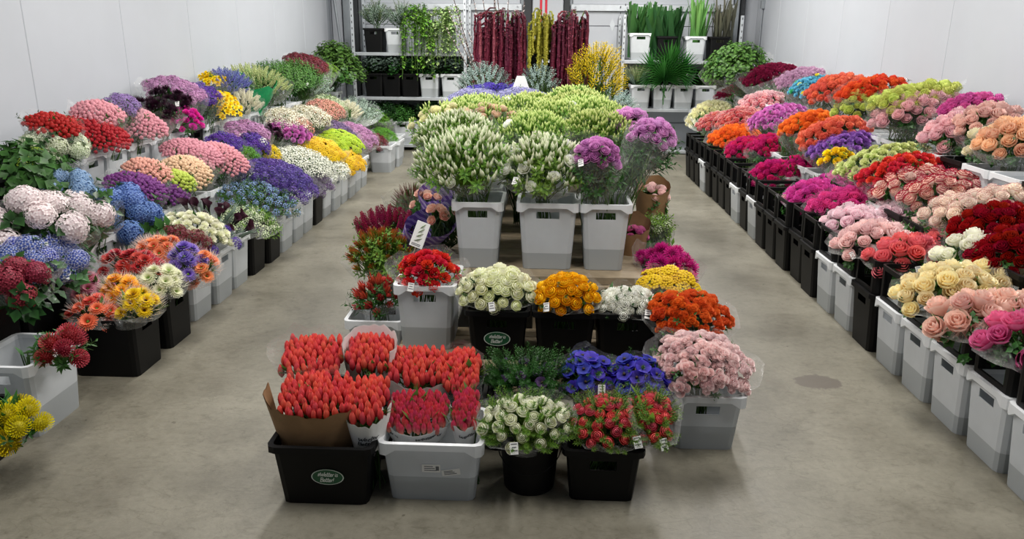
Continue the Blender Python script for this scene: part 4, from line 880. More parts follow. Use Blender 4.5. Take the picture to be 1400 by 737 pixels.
# the buckets they stand in
ORD = {1: ('',), 2: ('nearer', 'farther'), 3: ('nearest', 'middle', 'farthest'), 4: ('nearest', 'second', 'third', 'farthest'), 5: ('nearest', 'second', 'third', 'fourth', 'farthest'),
       6: ('nearest', 'second', 'third', 'fourth', 'fifth', 'farthest')}
TIER = {'LT': 'top tier opposite the roses', 'LM': 'middle tier opposite the roses', 'LF': 'floor row opposite the roses', 'RF': 'front rose row', 'RM': 'middle rose row', 'RT': 'back rose row'}
BLACK = {'LT': {0, 1, 8}, 'LM': set(), 'LF': {3, 4, 8}, 'RF': {5, 8, 9, 10, 11, 12, 14, 16, 17, 18, 19, 21, 22, 23}, 'RM': {0, 1, 2, 3, 4, 5, 8, 12}, 'RT': {0, 3, 9}}
for row, (xc, xm, y0, pitch, ns, z0, tl, sd) in ROWS.items():
    hold = {}
    for i in range(ns):
        if (row, i) in SLOT: sh = SLOT[row, i][0]
        else: sh = SLOT[row, min((j for r_, j in SLOT if r_ == row), key=lambda j: (abs(j-i), j))][0]
        hold.setdefault(sh, []).append(i)
    for sh, sl in hold.items():
        for k, i in enumerate(sl):
            o = ORD[len(sl)][k] if len(sl) in ORD else 'one'; bl = i in BLACK[row]
            lab = f"{o+' ' if o else ''}{'black' if bl else 'white'} bucket at the {sh}, {TIER[row]}"
            jit = random.uniform(-.012, .012)
            t = bucket('tall', bl, (xc+jit, y0+i*pitch, z0), lab, math.pi/2 if sd > 0 else -math.pi/2, 'buckets of the '+TIER[row])
            if row == 'RF': collar((xc+jit, y0+i*pitch, .345+.006), f"{o+' ' if o else ''}black open collar on the bucket at the {sh}", -math.pi/2, 'black collars of the front rose row')
def bench(name, label, x0, x1, y0, y1, z, mat):
    t = thing(name, label, 'bench', ((x0+x1)/2, (y0+y1)/2, 0))
    w, l = (x1-x0)/2, (y1-y0)/2; m = MB(); m.bbox((-w, -l, z-.035), (w, l, z), .006); obj('bench_top', m.mesh('bench_top', [mat], False), t)
    lg = MB(); lg.bbox((-.03, -.03, 0), (.03, .03, z-.035), .004); me = lg.mesh('leg', [mat], False)
    for k in range(4):
        for sx in (-w+.04, w-.04): obj('leg', me, t, (sx, -l+.06+(2*l-.12)*k/3, 0))
    return t
BOARD = plain('grey_board', '#8c8d8c', .6, var=.12, scale=5)
bench('display_bench', 'long raised bench carrying the top tier opposite the roses', -3.36, -2.93, 3.6, 10.7, .603, BOARD)
bench('display_bench', 'low bench carrying the middle tier opposite the roses', -2.90, -2.52, 3.0, 10.0, .223, BLACK_PL)
bench('display_bench', 'long raised bench carrying the back rose row', 2.66, 3.05, 3.9, 10.3, .613, BOARD)
bench('display_bench', 'low bench carrying the middle rose row', 2.25, 2.62, 3.1, 10.1, .298, BLACK_PL)

# ------------------------------------------------------------------ near end of the wall side: crates of gerberas, hydrangeas and pincushions
def K(style, label, u, v, y, base, zneck, r, **k):
    """a bunch whose head mass shows at pixel (u, v) and stands at distance y, in a bucket at base"""
    COUNT[0] += 1; c = at(u, v, y=y); return bunch(style, label, (c[0], c[1], c[2]-r[2]*.45), base, zneck, r, seed=COUNT[0], **k)
H = math.pi/2
bucket('deep', True, (-2.245, 3.70, 0), 'wide black crate holding the coral and yellow gerberas', 0)
bucket('deep', True, (-2.25, 4.08, 0), 'black crate behind, holding red and purple gerberas', 0)
for st, u, v, y, bx, by, r, lab in (('coral', 126, 422, 3.6, -2.31, 3.66, (.11, .09, .07), 'coral orange gerbera bunch in a netted sleeve, front of its black crate'),
        ('yell', 192, 410, 3.62, -2.16, 3.66, (.095, .09, .075), 'bright yellow gerbera bunch in a netted sleeve'), ('rose', 120, 391, 3.8, -2.32, 3.75, (.11, .09, .06), 'dusky pink gerbera bunch behind the coral ones'),
        ('gold', 166, 392, 3.76, -2.19, 3.76, (.1, .09, .06), 'golden orange gerbera bunch behind the yellow ones'), ('red', 182, 359, 4.05, -2.3, 4.06, (.19, .1, .07), 'dark red gerbera bunch, widest of the gerberas'),
        ('cream', 219, 379, 3.98, -2.2, 4.02, (.12, .1, .08), 'cream white gerbera bunch beside the red ones'), ('orange', 218, 338, 4.3, -2.29, 4.16, (.14, .1, .06), 'soft orange gerbera bunch, farthest back over the black crates'),
        ('purp', 252, 350, 4.22, -2.18, 4.14, (.1, .12, .1), 'violet gerbera bunch in a netted sleeve'), ('orange', 281, 362, 4.28, -2.16, 4.16, (.06, .12, .11), 'narrow orange gerbera bunch along the violet one')):
    K('ger_'+st, lab, u, v, y, (bx, by, .016), .32, r, tilt=(.25, -.35), name='gerbera_bunch', sleeve='clear')
bucket('tall', False, (-2.32, 3.09, 0), 'white bucket with a single red pincushion bunch, standing alone on the floor', 0)
pr = K('pin_red', 'red pincushion bunch leaning out of the lone white bucket', 86, 470, 3.0, (-2.3, 3.08, .016), .35, (.085, .09, .06), n=7, tilt=(.6, -.3), sleeve=None, cat='flower bunch', name='pincushion_bunch')
bucket('low', True, (-2.36, 2.64, 0), 'black crate with yellow pincushions, nearest on the floor', H)
bucket('low', True, (-2.62, 2.92, 0), 'empty black crate tucked behind the yellow pincushions', H)
K('pin_yellow', 'yellow pincushion bunch in the nearest black crate', 20, 572, 2.62, (-2.35, 2.64, .016), .26, (.12, .1, .05), n=9, tilt=(.1, -.2), sleeve=None, name='pincushion_bunch')
bucket('deep', True, (-2.67, 3.24, .225), 'black crate under the dark red hydrangeas, raised on the low bench', H)
bucket('deep', True, (-2.67, 3.62, .225), 'black crate under the blue picotee hydrangeas, raised on the low bench', H)
K('hyd_picotee', 'blue and white picotee hydrangea bunch, nearer of two', 28, 352, 3.4, (-2.66, 3.3, .24), .54, (.16, .12, .06), n=9, tilt=(.25, -.25), name='hydrangea_bunch')
K('hyd_picotee', 'blue and white picotee hydrangea bunch, farther of two', 72, 347, 3.62, (-2.66, 3.6, .24), .54, (.16, .12, .08), n=11, tilt=(.3, -.25), name='hydrangea_bunch', tag=True)
K('hyd_red', 'dark red hydrangea bunch in film in front of the picotee ones', 26, 378, 3.18, (-2.6, 3.18, .24), .54, (.11, .09, .07), n=6, tilt=(.3, -.3), name='hydrangea_bunch')
# far end of the wall side
bucket('tall', False, (-2.14, 10.1, 0), 'white bucket standing apart at the far end of the aisle, with a paper tag', 0)
K('sta_burg', 'russet burgundy bunch in the far white bucket standing apart', 507, 191, 10.05, (-2.17, 10.06, .016), .36, (.22, .2, .1), tilt=(.1, -.2), tag=True)
bucket('tall', False, (-2.12, 10.56, 0), 'white bucket at the far end under the bright green bunches', 0)
K('parsley', 'bright green leafy bunch, low over the far white bucket', 521, 184, 10.5, (-2.13, 10.54, .016), .36, (.24, .26, .12), tilt=(.15, -.2))
bucket('tall', False, (-2.2, 11.1, 0), 'white bucket hidden behind the bright green bunches', 0)
K('parsley', 'taller bright green leafy bunch behind the low one', 508, 158, 11.1, (-2.21, 11.08, .016), .36, (.26, .2, .16))
bucket('tall', False, (-3.14, 11.15, .605), 'white bucket under the large salal bush', H)
bench('display_bench', 'short bench under the large salal bush', -3.36, -2.93, 10.9, 11.5, .603, BOARD)
K('salal', 'large round salal bush of glossy leaves in the corner by the racks', 458, 84, 11.1, (-3.13, 11.13, .62), .96, (.4, .42, .36), cat='foliage bunch', sleeve=None, name='salal_bunch', n=120)
bucket('tall', False, (2.78, 10.75, .615), 'white bucket under the salal bush beside the roses', -H)
bench('display_bench', 'short bench under the salal bush beside the roses', 2.58, 3.0, 10.45, 11.05, .613, BOARD)
K('salal', 'broad salal bunch in film beside the burgundy roses', 1006, 80, 10.7, (2.76, 10.72, .63), .97, (.42, .36, .24), cat='foliage bunch', tilt=(-.3, -.2), name='salal_bunch', n=90)

# ------------------------------------------------------------------ lettering drawn as brush strokes
GL = {'W': ([[(0,1.6),(.12,.8),(.32,0),(.55,.7),(.72,1.2),(.82,.5),(1.0,0),(1.25,.8),(1.55,1.75)]], 1.45), 'e': ([[(.05,.42),(.45,.5),(.62,.75),(.4,1),(.12,.75),(.1,.25),(.4,0),(.85,.3)]], .8),
      't': ([[(.38,1.6),(.22,.6),(.25,.1),(.5,.05),(.7,.3)], [(0,1.05),(.7,1.12)]], .62), 'r': ([[(.12,1),(.12,0)], [(.13,.55),(.32,.95),(.62,.92)]], .6), 'i': ([[(.12,1),(.12,.15),(.35,.1)], [(.14,1.3),(.16,1.42)]], .4),
      's': ([[(.55,.92),(.22,.95),(.15,.7),(.48,.38),(.4,.05),(0,.08)]], .62), 'B': ([[(.12,0),(.25,1.7)], [(0,1.55),(.5,1.75),(.95,1.45),(.75,1.02),(.25,.9),(.85,.8),(1.0,.4),(.7,.03),(.1,.02)]], 1.05),
      '!': ([[(.3,1.7),(.16,.5)], [(.11,.12),(.11,.02)]], .4), '#': ([[(.2,0),(.4,1.2)], [(.55,0),(.75,1.2)], [(.05,.4),(.85,.45)], [(.1,.8),(.9,.85)]], .95), 'F': ([[(.1,0),(.25,1.6)], [(.1,1.55),(.9,1.65)], [(.15,.85),(.7,.9)]], .8), ' ': ([], .4)}
def lettering(lines, size, mp, mat, w=.13, name='lettering', slant=.18, lead=2.3):
    """strokes of the given lines; mp turns (across, up) in metres into a point"""
    m = MB()
    for k, ln in enumerate(lines):
        W_ = sum(GL[c][1] for c in ln); x = -W_/2; y0 = (len(lines)/2-k-1)*lead+.35
        for c in ln:
            for s in GL[c][0]:
                pts = []
                for i in range(len(s)-1):
                    p0, p1, p2, p3 = s[max(i-1, 0)], s[i], s[i+1], s[min(i+2, len(s)-1)]
                    for q in ((0, .5) if len(s) > 2 else (0,)):
                        pts.append(tuple(.5*(2*p1[j]+(p2[j]-p0[j])*q+(2*p0[j]-5*p1[j]+4*p2[j]-p3[j])*q*q+(3*p1[j]-p0[j]-3*p2[j]+p3[j])*q**3) for j in (0, 1)))
                pts.append(s[-1]); L_, R_ = [], []
                for i, p in enumerate(pts):
                    a, b = pts[max(i-1, 0)], pts[min(i+1, len(pts)-1)]; dx, dy = b[0]-a[0], b[1]-a[1]; l = math.hypot(dx, dy) or 1; nx, ny = -dy/l*w, dx/l*w
                    for Q, sg in ((L_, 1), (R_, -1)):
                        X, Y = x+p[0]+nx*sg, y0+p[1]+ny*sg; Q.append(mp((X+slant*Y)*size, Y*size))
                m.grid([L_, R_])
            x += GL[c][1]
    return m.mesh(name, [mat], False)
BADGE = plain('badge_green', '#1f5a38', .4, var=.05); BADGEW = plain('badge_white', '#dfe8df', .5)
def badge(t, kind, x, z, a, b):
    bw, bd, tw, td, h, _ = KINDS[kind]; sl = (td-bd)/2/h; y0 = -(bd/2+sl*z)-.0035
    P = lambda X, Z, d=0: (x+X, y0-sl*Z-d, z+Z)
    m = MB(); n = 28; el = lambda s: [(a*s*math.cos(2*math.pi*i/n), b*s*math.sin(2*math.pi*i/n)) for i in range(n)]
    m.grid([[P(X, Z, -.003) for X, Z in el(1)], [P(X, Z) for X, Z in el(1)]], wrap=True); m.f.append(tuple(range(n, 2*n))); m.m.append(0)
    o = obj('oval_badge', m.mesh('oval_badge', [BADGE], False), t)
    r = MB(); r.grid([[P(X, Z, .0008) for X, Z in el(.99)], [P(X, Z, .0008) for X, Z in el(.93)]], wrap=True); obj('badge_outline', r.mesh('badge_outline', [BADGEW], False), o)
    obj('lettering', lettering(['#Wetter is', 'Better!'], a*.17, lambda X, Z: P(X, Z, .0015), BADGEW, .14), o)

# ------------------------------------------------------------------ the island: pallet platforms
WOOD = plain('weathered_wood', '#8f8068', .7, var=.22, scale=9, bmp=.35)
KINDS['small'] = (.245, .25, .285, .29, .225, .05)
def platform(label, x0, x1, y0, y1, z, pl=.13, th=.03, beam=.09):
    t = thing('wooden_platform', label, 'platform', ((x0+x1)/2, y0, 0)); w = (x1-x0)/2; n = int((y1-y0)/pl)
    m = MB(); m.bbox((-w, .003, -th), (w, pl-.005, 0), .003); me = m.mesh('plank', [WOOD], False)
    for k in range(n): obj('plank', me, t, (random.uniform(-.004, .004), k*pl, z+random.uniform(-.0012, 0)))
    b = MB(); b.bbox((-.022, 0, -beam), (.022, n*pl, 0), .003); mb = b.mesh('beam', [WOOD], False)
    f = MB(); f.bbox((-w+.02, 0, -beam), (w-.02, .03, 0), .003); obj('front_board', f.mesh('front_board', [WOOD], False), t, (0, -.031, z-th+.0))
    for sx in (-w+.03, 0, w-.03):
        obj('beam', mb, t, (sx, 0, z-th))
        if z > .12+beam:
            l = MB(); l.bbox((-.03, -.02, 0), (.03, .025, z-th-beam), .004); me2 = l.mesh('leg', [WOOD], False)
            for k in range(int((y1-y0)/1.2)+1): obj('leg', me2, t, (sx, .05+k*1.15 if k*1.15 < y1-y0-.1 else y1-y0-.05, 0))
    return t
platform('low wooden platform under the ranunculus and red carnation buckets', -.735, .59, 3.46, 4.04, .165)
platform('long raised wooden platform under the lisianthus buckets', -.62, .58, 4.10, 8.5, .43, .145, .045)

# front crates with tulips
t1 = bucket('low', True, (-.805, 2.63, 0), 'black crate with an oval green badge, holding red tulips in kraft paper'); badge(t1, 'low', .02, .125, .062, .034)
t2 = bucket('low', False, (-.403, 2.68, 0), 'white crate with two paper stickers, holding the pinkish tulips')
KS = KINDS['low']
for sx, sz, w, h, rot in ((.0, .145, .035, .017, 0), (.075, .13, .035, .013, -.15)):
    m = MB(); m.box((-w, -.001, -h), (w, .001, h), 0)
    for k in range(3): m.box((-w*.75, -.0016, h*.5-k*h*.5-.0015), (w*(.2+.2*k), -.001, h*.5-k*h*.5+.0015), 1)
    if sx == 0: m.box((w*.5, -.0016, -h*.5), (w*.85, -.001, h*.6), 1)
    o = obj('sticker', m.mesh('sticker', [CARD, INK], False), t2, (sx, -(KS[1]/2+(KS[3]-KS[1])/2/KS[4]*sz)-.002, sz)); o.rotation_euler = (math.atan((KS[3]-KS[1])/2/KS[4]), rot, 0)
bucket('low', True, (-.80, 2.96, 0), 'black crate behind, holding red tulips in film and white paper'); bucket('low', True, (-.40, 3.0, 0), 'black crate behind the pinkish tulips, holding red tulips in printed paper')
def wrap(root, c, z0, z1, rx, ry, flare, mat, a0, a1, name, rise=0.0, thick=.0, text=None, seed=0, lean=(0, 0)):
    """a stiff paper wrap round part of a bunch, with brush lettering printed along it"""
    r = random.Random(seed); n = 22; w = [r.uniform(.97, 1.03) for _ in range(n+1)]; tp = [r.uniform(-.008, .01) for _ in range(n+1)]
    B = Vector(c)-root.location
    def P(a, f, off=0.0):
        s = 1+flare*f; k = (a-a0)/(a1-a0)*n; i = max(0, min(n-1, int(k))); q = k-i; ww = 1+(w[i]*(1-q)+w[i+1]*q-1)*f; tt = tp[i]*(1-q)+tp[i+1]*q
        return Vector((B.x+lean[0]*f+(rx*s*ww+off)*math.cos(a), B.y+lean[1]*f+(ry*s*ww+off)*math.sin(a), z0-root.location.z+(z1-z0)*f+(tt+rise*math.sin(a))*f))
    m = MB(); m.grid([[P(a0+(a1-a0)*i/n, f) for i in range(n+1)] for f in (0, .25, .5, .75, 1)]); m.grid([[P(a0+(a1-a0)*i/n, f, -.003) for i in range(n, -1, -1)] for f in (0, .25, .5, .75, 1)])
    o = obj(name, m.mesh(name, [mat]), root)
    for lines, ta_, tf_, ts in text or ():
        obj('printed_lettering', lettering(lines, ts, lambda X, Y: P(ta_+X/rx, tf_+Y/(z1-z0), .002), BLACKINK, .12, 'printed_lettering'), o)
    return o
def tul(style, label, u, v, y, r, z0, paper=None, text=None, back=False, **k):
    c = at(u, v, y=y); COUNT[0] += 1; tl = .42
    t = bunch(style, label, (c[0], c[1], c[2]-r[2]*.5), (c[0], c[1], z0), .24, r, tilt=(0, -tl), name='tulip_bunch', cat='flower bunch', seed=COUNT[0], **k)
    if paper:
        zt = c[2]-r[2]*.5-(.0 if style == 'tulip_pink' else .012); a0, a1 = (-.5, math.pi+.5) if back else (-math.pi-.2, .2)
        wrap(t, (c[0], c[1], 0), .2, zt+(.05 if back else .03 if paper is KRAFT else 0), r[0]*(.95 if paper is KRAFT else .78), r[1]*(.9 if paper is KRAFT else .72), .3 if paper is KRAFT else .42, paper, a0, a1, 'kraft_wrap' if paper is KRAFT else 'paper_wrap', r[1]*tl*.95, text=text, seed=COUNT[0])
    return t
tul('tulip_red', 'red tulip bunch wrapped in brown kraft paper', 432, 536, 2.64, (.16, .12, .02), .02, KRAFT, sleeve=None, yaw=.1)
tul('tulip_red', 'red tulip bunch in white printed paper beside the kraft wrapped one', 503, 542, 2.63, (.08, .12, .02), .02, PAPER, [(['Wetter', 'Better!'], -1.35, .45, .0125), (['Free'], -1.3, .05, .009)], sleeve=None)
tul('tulip_red', 'red tulip bunch in clear film at the outer edge of the island', 428, 484, 2.98, (.145, .13, .02), .02, sleeve='clear', rim=1.15, push=.03)
tul('tulip_red', 'red tulip bunch in white paper behind the kraft wrapped one', 505, 478, 2.98, (.105, .11, .02), .02, PAPER, back=True, sleeve=None)
tul('tulip_red', 'red tulip bunch in printed white paper behind the pinkish tulips', 572, 496, 2.95, (.14, .11, .02), .02, PAPER, [(['Wetter', 'Better!'], -1.8, .62, .0125)], sleeve=None)
tul('tulip_red', 'red tulip bunch at the corner beside the dark anemones', 632, 503, 2.94, (.085, .13, .02), .02, sleeve='clear')
tul('tulip_pink', 'wide pinkish red tulip bunch in printed white paper', 570, 559, 2.69, (.135, .11, .018), .02, PAPER, [(['Wetter is'], -1.1, .62, .0135), (['Wetter is'], -2.4, .6, .012)], sleeve=None)
tul('tulip_pink', 'narrow pinkish red tulip bunch in white paper', 636, 555, 2.69, (.055, .105, .018), .02, PAPER, [(['Wetter'], -1.2, .6, .011)], sleeve=None)
# round bucket, low black crates, ranunculus and anemones
tr = thing('round_bucket', 'round black bucket of white ranunculus at the front of the island', 'bucket', (-.035, 2.7, 0)); m = MB(); R = []
for q, z in ((.1, 0), (.118, .205), (.128, .205), (.128, .225), (.115, .225), (.096, .006)): R.append([(q*math.cos(2*math.pi*i/28), q*math.sin(2*math.pi*i/28), z) for i in range(28)])
m.grid(R[:2], wrap=True); m.grid(R[4:], wrap=True); n0 = len(m.v); m.f.append(tuple(range(n0-28, n0))); m.m.append(0); obj('bucket_body', m.mesh('bucket_body', [BLACK_PL]), tr)
m = MB(); m.grid(R[1:5], wrap=True); obj('bucket_rim', m.mesh('bucket_rim', [BLACK_PL], False), tr)
m = MB(); m.tube([(.13*math.cos(a), .13*math.sin(a), .2-.1*math.cos(a)**2*0-.09*abs(math.sin(a))) for a in (math.pi+math.pi*i/12 for i in range(13))], .0025, 5); obj('handle', m.mesh('handle', [BLACK_PL]), tr)
bucket('small', True, (.245, 2.71, 0), 'black crate of red and pink ranunculus at the front of the island')
bucket('small', True, (-.09, 3.06, 0), 'black crate of dark anemones behind the white ranunculus'); bucket('small', True, (.3, 3.06, 0), 'black crate of blue anemones behind the red ranunculus')
K('anem_white', 'white and green ranunculus bunch in the round black bucket', 718, 566, 2.64, (-.035, 2.7, .016), .235, (.175, .13, .06), tilt=(0, -.4), name='ranunculus_bunch', tag=True, n=36)
K('ran_red', 'red and pink ranunculus bunch among feathery leaves', 832, 568, 2.66, (.22, 2.7, .016), .235, (.14, .13, .05), tilt=(0, -.45), name='ranunculus_bunch', n=34, tag=True)
K('ran_red', 'narrow red and pink ranunculus bunch at the outer edge', 894, 562, 2.68, (.29, 2.72, .016), .235, (.075, .13, .05), tilt=(.15, -.4), name='ranunculus_bunch', n=24, tag=True, push=.03, rim=1.25)
K('anem_dark', 'dark purple anemone bunch mostly of green leaves', 722, 508, 3.05, (-.09, 3.06, .016), .235, (.21, .12, .04), tilt=(0, -.35), name='anemone_bunch', n=16, sleeve=None)
K('anem_blue', 'vivid blue anemone bunch, nearer the dark anemones', 803, 500, 3.05, (.25, 3.05, .016), .235, (.12, .12, .07), tilt=(0, -.3), name='anemone_bunch', tag=True)
K('anem_blue', 'vivid blue anemone bunch beside the pink spray roses', 876, 507, 3.03, (.36, 3.06, .016), .235, (.14, .13, .07), tilt=(.1, -.3), name='anemone_bunch')
# outer edge towards the roses
bucket('mid', False, (.715, 3.15, 0), 'white bucket of pale pink spray roses at the corner of the island')
bucket('mid', True, (.775, 3.56, 0), 'black bucket of orange spray roses beside the island'); bucket('mid', True, (.765, 3.98, 0), 'black bucket of yellow yarrow beside the platform'); bucket('mid', True, (.76, 4.4, 0), 'black bucket of magenta plumes beside the platform')
K('spray_pink', 'large pale pink spray rose bunch over the corner white bucket', 962, 484, 3.1, (.715, 3.14, .016), .27, (.215, .17, .07), tilt=(.1, -.4), name='spray_rose_bunch')
K('spray_orange', 'orange spray rose bunch behind the pale pink spray roses', 943, 422, 3.5, (.75, 3.55, .016), .27, (.2, .17, .06), tilt=(.1, -.35), name='spray_rose_bunch')
K('yarrow', 'yellow yarrow bunch behind the orange spray roses', 916, 382, 3.95, (.73, 3.97, .016), .27, (.15, .13, .06), tilt=(.1, -.2))
K('magenta_fluff', 'magenta plume bunch beside the raised platform', 912, 356, 4.3, (.75, 4.38, .016), .27, (.16, .17, .08), tilt=(.2, -.2), rim=1.2, push=.03)
# low platform
bk = bucket('mid', True, (-.215, 3.68, .168), 'black bucket with an oval green badge, holding cream ranunculus'); badge(bk, 'mid', .0, .115, .066, .038)
bucket('mid', True, (.115, 3.68, .168), 'black bucket of golden yellow ranunculus on the low platform'); bucket('mid', True, (.42, 3.68, .168), 'black bucket of white ranunculus on the low platform')
bucket('tall', False, (-.585, 3.80, .168), 'white bucket of red carnations on the low platform')
K('ran_cream', 'large cream ranunculus bunch over the badged black bucket', 680, 384, 3.62, (-.215, 3.68, .185), .44, (.205, .14, .09), tilt=(0, -.35), name='ranunculus_bunch', tag=True)
K('ran_yellow', 'golden yellow ranunculus bunch between cream and white ones', 775, 392, 3.6, (.115, 3.68, .185), .44, (.155, .13, .09), tilt=(0, -.35), name='ranunculus_bunch', tag=True)
K('ran_white', 'pure white ranunculus bunch beside the golden yellow ones', 860, 408, 3.6, (.42, 3.68, .185), .44, (.145, .11, .045), tilt=(0, -.35), name='ranunculus_bunch', tag=True, n=40)
K('amaryllis_red', 'red carnation bunch in film over the white bucket', 586, 362, 3.74, (-.585, 3.79, .185), .52, (.165, .14, .1), tilt=(0, -.3), tag=True, name='carnation_bunch', push=.03, rim=1.2)
bucket('mid', False, (-.885, 3.95, 0), 'low white bucket of mixed leucadendron on the floor beside the platform')
K('leuc_mix', 'small mixed red leucadendron bunch in the low white bucket', 518, 397, 3.93, (-.88, 3.95, .016), .27, (.15, .13, .08), tilt=(-.1, -.25), extra=(('cel_crimson', 4, .9),), name='leucadendron_bunch')
bucket('mid', True, (-.86, 4.36, 0), 'black bucket of red tipped leucadendron beside the platform'); bucket('mid', True, (-.87, 4.75, 0), 'black bucket of wine red plumes beside the platform')
K('leuc', 'red and green leucadendron bunch below the wine red plumes', 518, 333, 4.3, (-.86, 4.35, .016), .27, (.19, .16, .12), tilt=(-.15, -.3), rim=1.2, name='leucadendron_bunch', n=44)
K('plume_dark', 'wine red celosia plume bunch above the leucadendron', 524, 300, 4.6, (-.87, 4.72, .016), .27, (.19, .14, .07), tilt=(-.1, -.15), sleeve=None, name='plume_bunch', n=46)
bucket('mid', True, (-.86, 5.3, 0), 'black bucket of russet heather beside the platform')
K('heather', 'russet heather bunch in film behind the purple wrapped roses', 560, 266, 5.2, (-.86, 5.28, .016), .27, (.13, .11, .08), tilt=(-.3, -.05), rim=1.3, push=.05, name='heather_bunch', n=60)
# garden roses in purple printed paper, leaning on the platform's edge
def ribbon_paper():
    m, nt, b = new_mat('purple_printed_paper'); L = nt.links.new
    tc = nt.nodes.new('ShaderNodeTexCoord'); mp = nt.nodes.new('ShaderNodeMapping'); mp.inputs['Rotation'].default_value = (.5, .6, .3); L(tc.outputs['Object'], mp.inputs[0])
    w = nt.nodes.new('ShaderNodeTexWave'); w.inputs['Scale'].default_value = 9; w.inputs['Distortion'].default_value = 4.5; w.inputs['Detail'].default_value = 1; L(mp.outputs[0], w.inputs['Vector'])
    r = ramp(nt, w.outputs['Fac'], [(.2, lin('#7a5eb0')), (.5, lin('#967ec6')), (.82, lin('#eae4f4')), (.95, lin('#a48ccc'))]); r.color_ramp.interpolation = 'CONSTANT'
    n = noise(nt, 16, 3); bump(nt, b, n.outputs[0], .5, .02); L(r.outputs[0], b.inputs['Base Color']); b.inputs['Roughness'].default_value = .45; return m
RIB = ribbon_paper()
bucket('mid', False, (-.83, 5.0, 0), 'white bucket under the purple wrapped garden roses')
t = K('peony', 'apricot garden rose bunch in purple printed paper beside the tall white bucket', 602, 289, 4.4, (-.62, 4.62, .447), .5, (.08, .06, .04), tilt=(-.1, -.7), n=6, sleeve=None, name='garden_rose_bunch')
wrap(t, (-.82, 4.62, 0), .38, .65, .1, .09, .6, RIB, -math.pi, math.pi, 'printed_wrap', .06, seed=11, lean=(.16, -.2))
t = K('peony', 'garden rose bunch lying hidden in purple printed paper by the heather', 580, 268, 4.95, (-.66, 5.0, .016), .3, (.09, .08, .04), tilt=(-.3, -.3), n=5, sleeve=None, name='garden_rose_bunch')
wrap(t, (-.7, 5.0, 0), .3, .74, .08, .08, .5, RIB, -math.pi, math.pi, 'printed_wrap', .05, seed=12, lean=(0, -.08))
lc = at(567, 318, y=4.2); m = MB(); m.bbox((-.04, -.002, -.075), (.04, .002, .075), .0015, 0)
for k in range(4): leaf(m, (-.022+.004*k, -.0035, -.04+.025*k), (.022-.002*k, -.0035, -.015+.028*k), .014, 1, fold=0)
for k in range(2): m.box((-.03, -.0032, -.058-.008*k), (.024, -.002, -.054-.008*k), 2)
cardt = thing('plant_card', 'white card with a green leaf picture standing among the purple paper', 'card', (lc[0], 4.2, lc[2]-.09)); cardt.rotation_euler = (-.25, .3, -.2)
obj('card', m.mesh('card', [CARD, GRN, INK], False), cardt, (0, 0, .08)); m = MB(); m.tube([(0, .003, .02), (0, .003, -.32)], .004, 5); obj('stake', m.mesh('stake', [WOOD]), cardt)
# kraft bouquets on the rose side of the platform
for st, u, v, y, base, r, lab, sd, z0, z1 in (('peony_pink', 868, 318, 4.62, (.66, 4.8, .016), (.09, .08, .05), 'pink rose bouquet in folded kraft paper, nearest beside the lilac lisianthus', 21, .36, .62),
        ('r_blush', 896, 262, 5.15, (.72, 5.25, .016), (.09, .08, .05), 'blush bouquet in a pointed kraft paper cone', 22, .4, .76), ('freesia_w', 902, 305, 4.95, (.74, 5.0, .016), (.09, .08, .05), 'small white bouquet in film between the kraft bouquets', 23, 0, 0)):
    t = K(st, lab, u, v, y, base, .3, r, tilt=(.35, -.1), n=9, size=.03, sleeve='clear' if not z0 else None, name='bouquet', cat='bouquet')
    c = at(u, v, y=y)
    if z0: wrap(t, (c[0]-.02, c[1]+.02, 0), z0, z1,   .075, .075, .6, KRAFT, -math.pi, math.pi, 'kraft_wrap', .05, seed=sd)
for x, y in ((.70, 4.8), (.74, 5.25)): bucket('mid', True, (x, y, 0), 'black bucket under a kraft bouquet, '+('nearer' if y < 5 else 'farther'))

# ------------------------------------------------------------------ raised platform: lisianthus
ZP = .431
LIS = (('slim', -.37, 4.37, 'nearest row, below the white lisianthus buds'), ('wide', .025, 4.37, 'nearest row, below the opened white lisianthus'), ('slim', .35, 4.37, 'nearest row, below the purple lisianthus'))
for kd, x, y, w in LIS: bucket(kd, False, (x, y, ZP), 'tall white bucket on the raised platform, '+w)
def lis(style, label, u, v, y, bx, r, **k):
    by = k.pop('by', y+.04); return K(style, label, u, v, y, (bx, by, ZP+.016), .825, r, name='lisianthus_bunch', **k)
lis('lis_bud', 'white lisianthus bud bunch over the first tall white bucket', 634, 205, 4.36, -.37, (.27, .22, .14), by=4.37, tilt=(-.12, -.4), extra=(('lis_white', 4, 1.05, .75),), size=.05)
lis('lis_bud', 'opened white lisianthus bunch over the middle tall white bucket', 745, 212, 4.34, .025, (.25, .21, .13), by=4.37, tilt=(0, -.4), extra=(('lis_white', 15, 1.05, .3),), tag=True, size=.05)
lis('lis_purple', 'purple lisianthus bunch over the third tall white bucket', 817, 205, 4.25, .33, (.125, .11, .09), by=4.34, tilt=(.05, -.4), tag=True, n=24)
lis('lis_lilac', 'lilac lisianthus bunch, nearer of two, at the outer edge', 893, 178, 4.55, .4, (.13, .12, .08), by=4.42, tilt=(.2, -.25), n=24, push=.02)
PB = [(-.38, 0, .38), ]
for k, y in enumerate((4.80, 5.24, 5.68, 6.12, 6.56)):
    for j, x in enumerate((-.4, 0, .4)):
        lab = ('outer edge by the carnation side', 'middle', 'outer edge by the rose side')[j]
        bucket('slim', False, (x, y, ZP), f"white bucket under lisianthus, {('second', 'third', 'fourth', 'fifth', 'sixth')[k]} row, {lab}")
lis('lis_bud', 'pale lisianthus bud bunch in the second row, carnation side', 620, 172, 4.78, -.4, (.24, .2, .1), tilt=(-.2, -.1))
